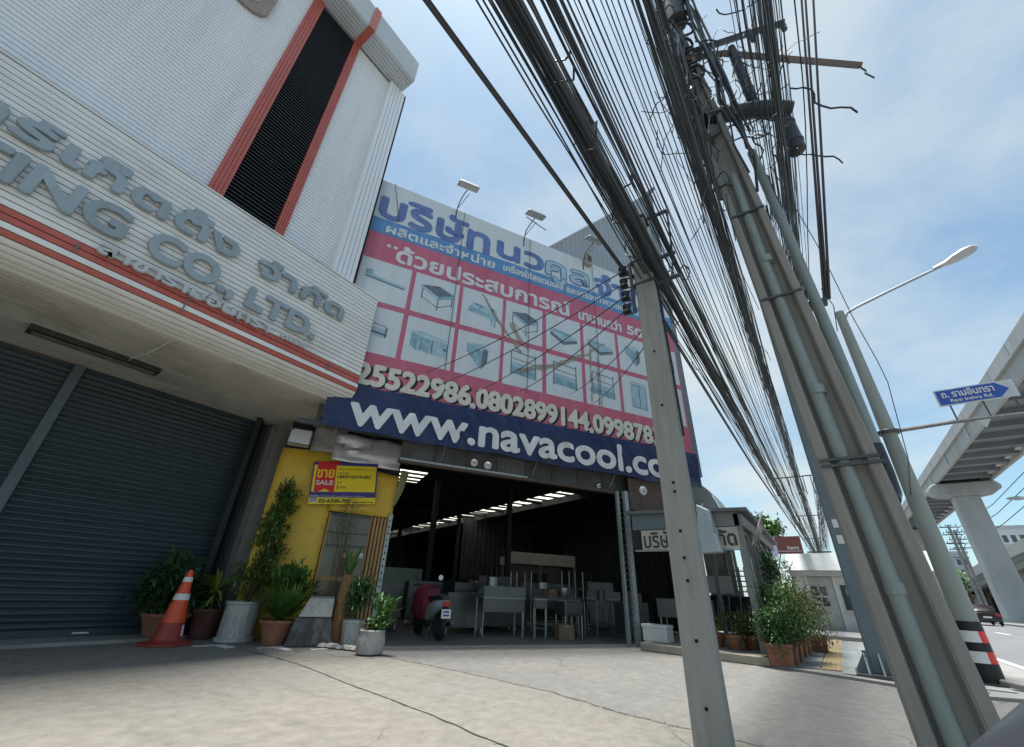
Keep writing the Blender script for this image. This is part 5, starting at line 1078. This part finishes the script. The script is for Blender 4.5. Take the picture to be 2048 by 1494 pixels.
# ------------------------------------------------------------------ big ribbed concrete pole
P1 = thing('ribbed_pole', 'massive channelled concrete utility pole wrapped in cables, nearest on the right', 'pole', (4.4, -.43, 0), ab=True)
cyz = lambda z: -.435 + .042 * z
hwz = lambda z: .222 - .0095 * z
def hsec(z):
    h = hwz(z); c_ = cyz(z); fl_ = h * .62; x0, x1 = 4.28, 4.56; w0, w1 = 4.375, 4.47
    return [(x0, c_ + h), (x0, c_ + h - fl_ * .62), (x0 + .03, c_ + h - fl_ * .70), (w0, c_ + h - fl_ * .82), (w0, c_ - h + fl_ * .82), (x0 + .03, c_ - h + fl_ * .70), (x0, c_ - h + fl_ * .62), (x0, c_ - h), (x1, c_ - h), (x1, c_ + h)]
zs = [-.05, 2, 4, 6, 8, 10.5]; vs = []
for z in zs: vs += [(x, y, z) for x, y in hsec(z)]
n = 10; MB().add(vs, [(i * n + k, i * n + (k + 1) % n, (i + 1) * n + (k + 1) % n, (i + 1) * n + k) for i in range(len(zs) - 1) for k in range(n)] + [tuple(range(n)), tuple(range((len(zs) - 1) * n, len(zs) * n))[::-1]]).build('shaft', pole_conc2, P1, bev=.012)
cd = MB().tube([(4.335, -.40, -.05), (4.335, -.345, 1.5), (4.335, -.285, 3.0), (4.335, -.235, 4.3), (4.335, -.215, 5.7)], .058, 14, .048).build('conduit', pipe_m, P1, True)
for z in (1.0, 2.6, 4.2): MB().tube([(4.335, -.40 + .0335 * z * .98, z), (4.335, -.40 + .0335 * (z + .08), z + .08)], .066, 14).build('conduit_collar', pipe_m, cd, True)
rp = MB().tube([(4.55, -.50, 6.2), (4.55, -.545, 4.7), (4.55, -.575, 3.2), (4.55, -.585, 2.3), (4.55, -.59, 1.9), (4.52, -.58, 1.74), (4.46, -.555, 1.68)], .052, 14).build('riser_pipe', pipe_m, P1, True)
MB().tube([(4.55, -.586, 2.15), (4.55, -.591, 1.9), (4.52, -.581, 1.735), (4.45, -.55, 1.672)], .058, 14).build('riser_boot', plastic_bk, rp, True)
for z in (1.93, 3.70, 4.95):
    for dz_ in ((0, .05) if z < 2 else (0,)):
        B(4.262, 4.30, cyz(z) - hwz(z) * 1.02, cyz(z) + hwz(z) * .95, z + dz_, z + dz_ + .022).build('strap', steel_dark, P1)
    B(4.30, 4.62, cyz(z) - hwz(z) - .035, cyz(z) - hwz(z) - .012, z, z + .03).build('strap', steel_dark, P1)
B(4.56, 4.64, -.66, -.40, 3.66, 3.72).build('bracket', steel_dark, P1)
B(4.268, 4.276, cyz(6.6) - .02, cyz(6.6) + .05, 6.5, 6.75).build('plate', M('faded plate', (.14, .11, .10), .6, var=.3), P1)
# crossarms
a1 = MB().tube([(4.26, .10, 8.76), (4.36, -.30, 8.74), (4.52, -.90, 8.72), (4.68, -1.45, 8.70)], .055, 4).build('crossarm', steel_dark, P1)
MB().tube([(4.24, -.02, 8.55), (4.5, -.6, 8.52), (5.0, -1.28, 8.46), (5.78, -2.32, 8.40)], .05, 4).build('crossarm', M('rusted brown steel', (.15, .12, .11), .7, var=.2), P1)
for k in (.62, .8, .97):
    MB().lathe([(.015, -.16), (.04, -.14), (.03, -.08), (.045, -.05), (.03, 0), (.01, .02)], (4.38 + .3 * k, -.30 - 1.15 * k, 8.66), 8).build('insulator', steel_dark, a1, True)
MB().tube([(5.74, -2.28, 8.36), (5.84, -2.36, 8.30), (5.95, -2.38, 8.40), (6.1, -2.5, 8.38)], .012, 4).build('pigtail', wire_m, P1)
MB().tube([(4.30, -.10, 6.94), (4.42, -.4, 6.97), (4.55, -.7, 6.97), (4.66, -.9, 6.95), (4.78, -1.08, 6.90)], .10, 9, .13).build('wrapped_arm', wire_m, P1, True)
# splice boxes and closures
for i, (x, y, z, r_, h, lab) in enumerate(((4.78, -.98, 6.08, .11, .78, 'black splice box hanging upright below the wrapped arm'), (4.25, -.12, 9.6, .20, 2.6, 'long black cable closure lashed to the top of the ribbed pole'), (4.30, .02, 8.4, .11, 1.1, 'black cable closure hanging left of the ribbed pole top'), (4.55, -.72, 7.05, .07, 1.6, 'slim black closure between the crossarm and the wrapped arm'), (4.35, -.02, 7.2, .09, .9, 'black drop closure on the left flank of the ribbed pole'))):
    o = thing('splice_closure', lab, 'closure', (x, y, z), group='cable closures')
    MB().lathe([(r_ * .4, 0), (r_ * .9, .04), (r_, h * .2), (r_, h * .8), (r_ * .8, h - .03), (r_ * .3, h)], n=10).build('shell', wire_m, o, True)
    for q in (.25, .75): MB().lathe([(r_ * 1.08, h * q - .02), (r_ * 1.08, h * q + .02)], n=10).build('band', steel_dark, o)

# ------------------------------------------------------------------ overhead cables, all running along the road
rc = random.Random(21)
def cable(y, z, r, label, grp, sag=.25, yf=None, zf=None, x0=-9, xp=4.4, x1=48, mat=None, n=4, wig=.0, zb=None, yb=None):
    a1_, a2_, p1_, p2_ = rc.uniform(.4, 1.1) * wig * 4, rc.uniform(.4, 1.1) * wig * 4, rc.uniform(0, 6), rc.uniform(0, 6); f1_, f2_ = rc.uniform(.5, 1.1), rc.uniform(.5, 1.1)
    yf = y * .35 if yf is None else yf; zf = z + .15 if zf is None else zf; pts = []
    for i in range(15):
        t = i / 14; x = x0 + (xp - x0) * t; zz = (zb if zb is not None else z + .1); yy = (yb if yb is not None else y)
        pts.append((x, yy + (y - yy) * t, zz + (z - zz) * t - sag * .25 * 4 * t * (1 - t) * 0 + wig * rc.uniform(-1, 1)))
    for i in range(1, 25):
        t = (i / 24) ** 1.3; x = xp + (x1 - xp) * t
        pts.append((x, y + (yf - y) * t, z + (zf - z) * t - sag * 4 * t * (1 - t) + wig * rc.uniform(-1, 1)))
    pts = [(x, y_ + a1_ * math.sin(f1_ * x + p1_), z_ + a2_ * math.sin(f2_ * x + p2_)) for x, y_, z_ in pts]
    o = MB().tube(pts, r * .85, n).build('overhead_cable', mat or rc.choice((wire_m, wire_m, wire_g)), None, True)
    return tag(o, label, 'cable', grp)
H0 = .92
def ck(k, dz): return k * dz, H0 + dz
ORD = ['first', 'second', 'third', 'fourth', 'fifth', 'sixth', 'seventh', 'eighth', 'ninth', 'tenth', 'eleventh', 'twelfth']
# bundle over the square pole
for i in range(44):
    k = .238 + rc.gauss(0, .017); dz = 3.45 + rc.gauss(0, .14); y, z = ck(k, dz)
    cable(y, z, rc.choice((.006, .008, .011)), 'black cable in the thick bundle passing over the square pole', 'thick cable bundle over the square pole', .22 + rc.uniform(-.06, .08), .42 + rc.gauss(0, .03), 4.5 + rc.gauss(0, .05), wig=.006)
tag(MB().tube([(-9, .83, 4.5), (0, .83, 4.42), (4.4, .82, 4.37), (12, .76, 4.22), (22, .68, 4.15), (34, .56, 4.25), (48, .42, 4.5)], .03, 8).build('overhead_cable', wire_m, None, True), 'thickest black trunk cable at the heart of the bundle over the square pole', 'cable')
for i in range(4):
    y, z = ck((.285, .276, .292, .262)[i] , 3.35); cable(y, z, .008, ORD[i] + ' thin slack strand hanging left of the thick bundle', 'slack strands under the thick bundle', .30 + .05 * i, .5, 4.4, wig=.012)
for i in range(16):
    k = .176 + rc.gauss(0, .008); y, z = ck(k, 3.75 + rc.gauss(0, .08)); cable(y, z, rc.choice((.006, .009)), 'black cable in the narrow bundle right of the thick one', 'narrow cable bundle', .2, .40 + rc.gauss(0, .03), 4.6, wig=.005)
for ki, k in enumerate((.150, .141, .134, .126, .117, .109, .096, .085, .075, .066, .057, .050)): 
    y, z = ck(k + rc.gauss(0, .001), 3.9 + rc.uniform(-.2, .3)); cable(y, z, rc.choice((.005, .006, .008)), ORD[ki] + ' single cable right of the narrow bundle, counted from the left', 'single cables between the bundles', .22 + rc.uniform(-.05, .06), .3 + rc.gauss(0, .05), 4.7, wig=.004)
for i in range(70):
    k = rc.choice((rc.uniform(.004, .045), rc.gauss(.02, .008))); dz = rc.uniform(3.6, 6.2); y, z = ck(k, dz)
    cable(y, z, rc.choice((.004, .005, .006, .009)), 'black cable in the dense curtain left of the ribbed pole', 'cable curtain left of the ribbed pole', rc.uniform(.1, .5), rc.uniform(-.1, .34), 4.4 + rc.uniform(-.1, .9), wig=.008)
for i in range(60):
    k = rc.gauss(-.150, .022); dz = rc.uniform(4.2, 7.0); y, z = ck(k, dz)
    cable(y, z, rc.choice((.004, .005, .006, .009)), 'black cable in the dense curtain right of the ribbed pole', 'cable curtain right of the ribbed pole', rc.uniform(.1, .5), rc.uniform(-.5, .1), 4.6 + rc.uniform(-.1, .9), x1=46, wig=.008)
for i, k in enumerate((-.216, -.222, -.234)):       # three power lines ending on the bracket
    e = Vector((4.58, -.64 - .022 * i, 3.70)); q = Vector((4.06 + .02 * i, 7.0 * k, 7.92)); dv = q - e
    o = MB().tube([e + dv * t + Vector((.05 * math.sin(t * 3), 0, 0)) for t in (0, .03, .3, .6, 1, 1.5, 2.0)], .013, 6).build('power_line', M('brown black cable', (.05, .035, .035), .5), None, True)
    tag(o, ('left', 'middle', 'right')[i] + ' of the three parallel power lines in the open sky right of the poles', 'cable', 'three parallel power lines')
tag(MB().tube([(-6, 1.66, 4.62), (0, 1.345, 4.46), (3.88, 1.17, 4.44), (3.95, 1.05, 4.30), (12, .95, 4.0), (25, .75, 3.95), (48, .5, 4.4)], .024, 8).build('service_cable', wire_g, None, True), 'thick grey service cable running alone from top left to the square pole', 'cable')
for i, (s_, z_) in enumerate(((1.9, 5.09), (2.26, 4.88), (3.08, 4.88), (4.2, 5.17))):
    p1 = Vector((3.88, 1.19, 4.43 - .19 * i)); p2 = Vector(W(s_, -.1, z_)); pts = [p1.lerp(p2, t / 8) + Vector((0, 0, -.10 * 4 * (t / 8) * (1 - t / 8))) for t in range(9)]
    tag(MB().tube(pts, .008, 5).build('drop_wire', wire_g, None, True), ('highest', 'second', 'third', 'lowest')[i] + ' thin drop wire from the insulator rack to the billboard', 'wire', 'drop wires to the billboard')
for i, z in enumerate((3.75, 3.6)):
    p1 = Vector((3.95, .84, z)); p2 = Vector(W(5.6 + i * .7, -.1, 5.4 - .1 * i)); tag(MB().tube([p1.lerp(p2, t / 8) + Vector((0, 0, -.12 * 4 * (t / 8) * (1 - t / 8))) for t in range(9)], .007, 5).build('drop_wire', wire_m, None, True), ('upper', 'lower')[i] + ' thin wire crossing behind the square pole to the billboard right half', 'wire')
tag(MB().tube([(4.03, .845, 4.2), (4.03, .835, 3.2), (4.0, .825, 2.3)], .012, 6).build('ground_wire', wire_m, None, True), 'black cable running down the right flank of the square pole', 'cable')
for i in range(22):
    y0 = rc.uniform(-.02, .16) if i % 3 else rc.uniform(-.52, -.36); z0, z1 = rc.uniform(5.2, 7.0), rc.uniform(9.2, 11.4); x = 4.24 + rc.uniform(-.12, .1)
    pts = [(x + rc.gauss(0, .03), y0 * (1 - t * .5) - .12 * t + rc.gauss(0, .025), z0 + (z1 - z0) * t) for t in [j / 9 for j in range(10)]]
    tag(MB().tube(pts, rc.choice((.012, .018, .026)), 5).build('lashed_cable', wire_m, None, True), ('black cable lashed upright to the right flank of the ribbed pole' if i % 3 == 0 else 'black cable lashed upright to the left flank of the ribbed pole'), 'cable', ('cables lashed to the right flank' if i % 3 == 0 else 'cables lashed to the left flank'))
for i in range(7):
    z = 8.0 + i * .42; r_ = rc.uniform(.14, .24); pts = [(4.24 + .05 * math.sin(a * 2.3), -.10 + r_ * math.cos(a), z + r_ * .9 * math.sin(a)) for a in [j * .45 for j in range(15)]]
    tag(MB().tube(pts, .022, 6).build('cable_coil', wire_m, None, True), 'coil of spare cable hung near the top of the ribbed pole', 'cable coil', 'coils on the ribbed pole')
for i in range(64):
    sd_ = i % 2; x = 4.25 + rc.gauss(0, .35); y = rc.gauss(.04, .10) if sd_ == 0 else rc.gauss(-.62, .16); z = rc.uniform(5.4, 9.2); p_ = Vector((x, y, z)); v_ = Vector((rc.gauss(0, .5), rc.gauss(0, .7), rc.gauss(0, 1))).normalized(); pts = [p_.copy()]
    for k in range(rc.randint(5, 11)): v_ = (v_ + Vector((rc.gauss(0, .35), rc.gauss(0, .45), rc.gauss(-.05, .45)))).normalized(); p_ = p_ + v_ * .085; pts.append(p_.copy())
    tag(MB().tube(pts, rc.choice((.005, .007, .010)), 4).build('tangled_wire', wire_m, None, True), ('short tangled wire end in the knot left of the ribbed pole top', 'short tangled wire end in the knot right of the ribbed pole top')[sd_], 'wire', ('wire knot left of the pole top', 'wire knot right of the pole top')[sd_])
# loops, ties and tangles
for i in range(34):
    side = i % 3; 
    if side == 0: x, y, z = rc.uniform(2.2, 5.5), rc.gauss(.0, .07), rc.uniform(5.0, 7.6)
    elif side == 1: x, y, z = rc.uniform(3.6, 6.5), rc.gauss(-.72, .14), rc.uniform(5.4, 8.0)
    else: x, y, z = rc.uniform(1.2, 8), rc.gauss(.76, .07), rc.uniform(4.15, 4.5)
    r_ = rc.uniform(.05, .17); a0 = rc.uniform(0, 6); pts = [(x + .25 * r_ * math.sin(3 * a) + rc.uniform(-.01, .01), y + r_ * math.cos(a + a0) * .7, z + r_ * math.sin(a + a0) * 1.2) for a in [k * .52 for k in range(rc.randint(6, 14))]]
    tag(MB().tube(pts, rc.choice((.005, .007, .009)), 4).build('cable_loop', wire_m, None, True), ('loose loop of cable in the curtain left of the ribbed pole', 'loose loop of cable in the tangle right of the ribbed pole', 'loose loop of cable tied to the thick bundle')[side], 'cable loop', ('loops left of the ribbed pole', 'loops right of the ribbed pole', 'loops on the thick bundle')[side])
for i in range(30):
    if i % 2: x, y, z = rc.uniform(3.2, 9), rc.uniform(-.2, .2), rc.uniform(4.6, 6.6); y2 = y + rc.gauss(0, .12)
    else: x, y, z = rc.uniform(3.8, 9), rc.uniform(-1.0, -.5), rc.uniform(5.0, 7.6); y2 = y + rc.gauss(0, .15)
    h = rc.uniform(.3, .9); tag(MB().tube([(x, y, z), (x + rc.gauss(0, .1), (y + y2) / 2 + rc.gauss(0, .05), z - h * .5), (x + rc.gauss(0, .15), y2, z - h)], rc.choice((.004, .006)), 4).build('tie_wire', wire_m, None, True), ('thin wire hanging across the cables right of the ribbed pole', 'thin wire hanging across the cables left of the ribbed pole')[i % 2], 'wire', ('hanging wires right of the ribbed pole', 'hanging wires left of the ribbed pole')[i % 2])
for i, (x, lab) in enumerate(((16, 'nearest'), (24, 'second'), (33, 'third'), (42, 'farthest'))):
    t = thing('cable_spacer', lab + ' dark cable spacer frame on the converging bundles above the white house', 'spacer', (x, .25, 4.3), R(-90), 'cable spacers')
    B(-.55, .55, -.015, .015, .2, .23).build('bar', steel_dark, t)
    for k in range(6): MB().tube([(-.5 + k * .2, 0, .22), (-.5 + k * .2, 0, -.35)], .012, 4).build('hanger', wire_m, t)
np_ = thing('cable_pole', 'far concrete pole where the cable bundles end above the white house', 'pole', (48.5, .25, 0))
B(-.13, .13, -.13, .13, 0, 6.5).build('mast', conc, np_); B(-.06, .06, -.9, .9, 4.4, 4.52).build('crossarm', steel_dark, np_); B(-.06, .06, -.9, .9, 5.0, 5.12).build('crossarm', steel_dark, np_)

# ------------------------------------------------------------------ blue grey steel post with gusseted base
bp_ = thing('steel_post', 'tall blue grey square steel post with ribbed base plate behind the ribbed pole', 'post', (9.25, -.40, .012))
B(-.22, .22, -.22, .22, .04, 10.2).build('shaft', blue_post_m, bp_, bev=.02); B(-.42, .42, -.42, .42, 0, .045).build('base_plate', steel_dark, bp_)
for k in range(4):
    for off in (-.26, -.09, .09, .26):
        m_ = MB().prism([(.22, .046), (.40, .046), (.24, .30), (.22, .30)], lambda p, q, t: (p, t, q), off - .012, off + .012); c_, s_ = math.cos(k * math.pi / 2), math.sin(k * math.pi / 2)
        m_.v = [(x * c_ - y * s_, x * s_ + y * c_, z) for x, y, z in m_.v]; m_.build('gusset', blue_post_m, bp_)
for z in (2.05, 1.8): B(-.224, -.221, .03, .15, z, z + .13).build('sticker', white_p, bp_)
# ------------------------------------------------------------------ lamp post
LP = thing('lamp_post', 'tapered grey street lamp post with black, white and red banded foot', 'street lamp', (9.71, -1.51, 0))
rr = lambda z: .15 - .011 * z
zz = [0, .04, .27, .41, .52, .66, .78, 2, 3, 4.5, 6.42]
MB().lathe([(rr(z), z) for z in zz] + [(.02, 6.46)], n=24).build('shaft', M('grey green lamp post', (.28, .30, .27), .6, var=.1, scale=3, dirt=.5, dcol=(.19, .21, .17), stretch=(3, 3, .5)), LP, True)
def band(z0, z1, a0, a1, mat):
    vs = []; k = 24
    for z in (z0, z1): vs += [((rr(z) + .008) * math.cos(R(a0 + (a1 - a0) * i / k)), (rr(z) + .008) * math.sin(R(a0 + (a1 - a0) * i / k)), z) for i in range(k + 1)]
    MB().add(vs, [(i, i + 1, k + 2 + i, k + 1 + i) for i in range(k)]).build('band', mat, LP)
for z0, z1 in ((.04, .27), (.41, .52), (.66, .78)): band(z0, z1, 0, 360, ink)
for z0, z1 in ((.27, .41), (.52, .66)): band(z0, z1, 60, 200, white_p); band(z0, z1, 200, 420, stripe_red)
MB().prism([(.34 * math.cos(R(a)), .34 * math.sin(R(a))) for a in range(0, 360, 45)], flat, .001, .04).build('base_plate', plastic_bk, LP)
ar_ = MB().tube([(0, -.06, 6.27), (0, -.12, 6.36), (0, -.30, 6.44), (0, -.9, 6.62), (0, -1.75, 6.86)], .035, 8, .028).build('arm', galv, LP, True)
sec = [(-1.62, .05, .05, 6.83), (-1.80, .07, .06, 6.88), (-1.90, .14, .07, 6.92), (-2.05, .19, .09, 6.97), (-2.20, .17, .085, 7.01), (-2.30, .08, .05, 7.03)]; vs = []; n = 12
for y, w, h, z in sec: vs += [(w * math.cos(2 * math.pi * k / n), y, z + h * math.sin(2 * math.pi * k / n) * (1 if math.sin(2 * math.pi * k / n) > 0 else .35)) for k in range(n)]
hd = MB().add(vs, [(i * n + k, i * n + (k + 1) % n, (i + 1) * n + (k + 1) % n, (i + 1) * n + k) for i in range(len(sec) - 1) for k in range(n)] + [tuple(range(n)), tuple(range((len(sec) - 1) * n, len(sec) * n))[::-1]]).build('lamp_head', M('lamp head', (.46, .48, .48), .45, .2), LP, True)
MB().tube([(0, -.12, 3.74), (0, -.9, 3.77), (0, -2.6, 3.74)], .035, 8, .03).build('sign_arm', M('rusty sign arm', (.20, .19, .19), .6, .3, var=.3, scale=9, stretch=(1, 5, 1)), LP, True)
MB().lathe([(.16, 0), (.17, .01), (.17, .05), (.16, .06)], (0, 0, 3.70), 14).build('clamp', steel_dark, LP)
# street name sign
SN = thing('street_sign', 'blue arrow-shaped street name sign standing on the lamp post arm', 'sign', (9.70, -2.33, 3.76), R(-90))
B(-.02, .95, -.012, .012, .30, .60).build('board', M('sign white', (.60, .62, .63), .5), SN)
MB().prism([(.0, .32), (.74, .32), (.87, .45), (.74, .58), (.0, .58)], xz, -.018, -.0125).build('arrow_panel', sign_blue, SN)
text('lettering', 'ถ. รามอินทรา', .06, .70, .44, .555, -.0182, .002, white_p, SN, bold=.004); text('lettering', 'Ram Inthra Rd.', .14, .66, .35, .405, -.0182, .002, white_p, SN, bold=.002)
for x in (.1, .5, .86): B(x, x + .02, -.008, .008, -.01, .30).build('strut', steel_dark, SN)
MB().prism([(.30, -.01), (.50, -.01), (.40, -.16)], xz, -.01, .01).build('gusset', white_wall, SN)
cb = thing('utility_cabinet', 'dark grey utility cabinet on the pavement left of the lamp post', 'cabinet', (11.2, -1.55, .027), R(-90))
B(-.28, .28, 0, .35, .0, 1.0).build('body', M('dark grey cabinet', (.10, .115, .12), .5), cb, bev=.015); B(-.26, .26, -.012, -.001, .06, .94).build('door', M('dark grey cabinet', (.10, .115, .12), .5), cb); B(-.30, .30, -.03, .38, 1.0, 1.04).build('lid', M('dark grey cabinet', (.10, .115, .12), .5), cb)
bk = MB().hexa([(8.6, -1.95, -.1), (9.3, -2.46, -.1), (10.2, -2.46, -.1), (10.2, -1.3, -.1)], [(8.9, -1.85, .10), (9.45, -2.3, .10), (10.1, -2.3, .10), (10.1, -1.35, .10)]).build('kerb_block', conc, None, bev=.02)
tag(bk, 'concrete kerb block at the foot of the banded lamp post', 'kerb')
# thin slack line in the sky at right
tag(MB().tube([(6.5, -.9, 8.0), (7.5, -1.25, 6.6), (8.6, -1.5, 5.6), (9.4, -1.72, 5.0), (9.5, -1.75, 4.6), (9.55, -1.6, 3.2), (9.6, -1.45, 2.6)], .007, 4).build('slack_line', wire_g, None, True), 'thin slack line looping down past the lamp arm in the open sky', 'wire')
# door mirror of the car the picture is taken from
MM = thing('car_door_mirror', 'dark car door mirror housing in the bottom right corner', 'car mirror', (.84, -.148, .758), R(8))
vs = []; n = 16; sec = [(-.13, .02, .02), (-.10, .06, .045), (-.03, .085, .062), (.05, .085, .06), (.11, .06, .045), (.14, .02, .02)]
for y, a_, b_ in sec: vs += [(a_ * math.cos(2 * math.pi * k / n), y, b_ * math.sin(2 * math.pi * k / n) + y * -.75) for k in range(n)]
MB().add(vs, [(i * n + k, i * n + (k + 1) % n, (i + 1) * n + (k + 1) % n, (i + 1) * n + k) for i in range(len(sec) - 1) for k in range(n)] + [tuple(range(n)), tuple(range((len(sec) - 1) * n, len(sec) * n))[::-1]]).build('housing', M('dark car plastic', (.05, .055, .065), .35), MM, True)
MB().tube([(-.02, .05, -.05), (-.04, .12, -.22)], .03, 8).build('arm', plastic_bk, MM); B(-.5, .3, .10, .16, -.66, -.20).build('door_panel', car_m, MM, bev=.03)
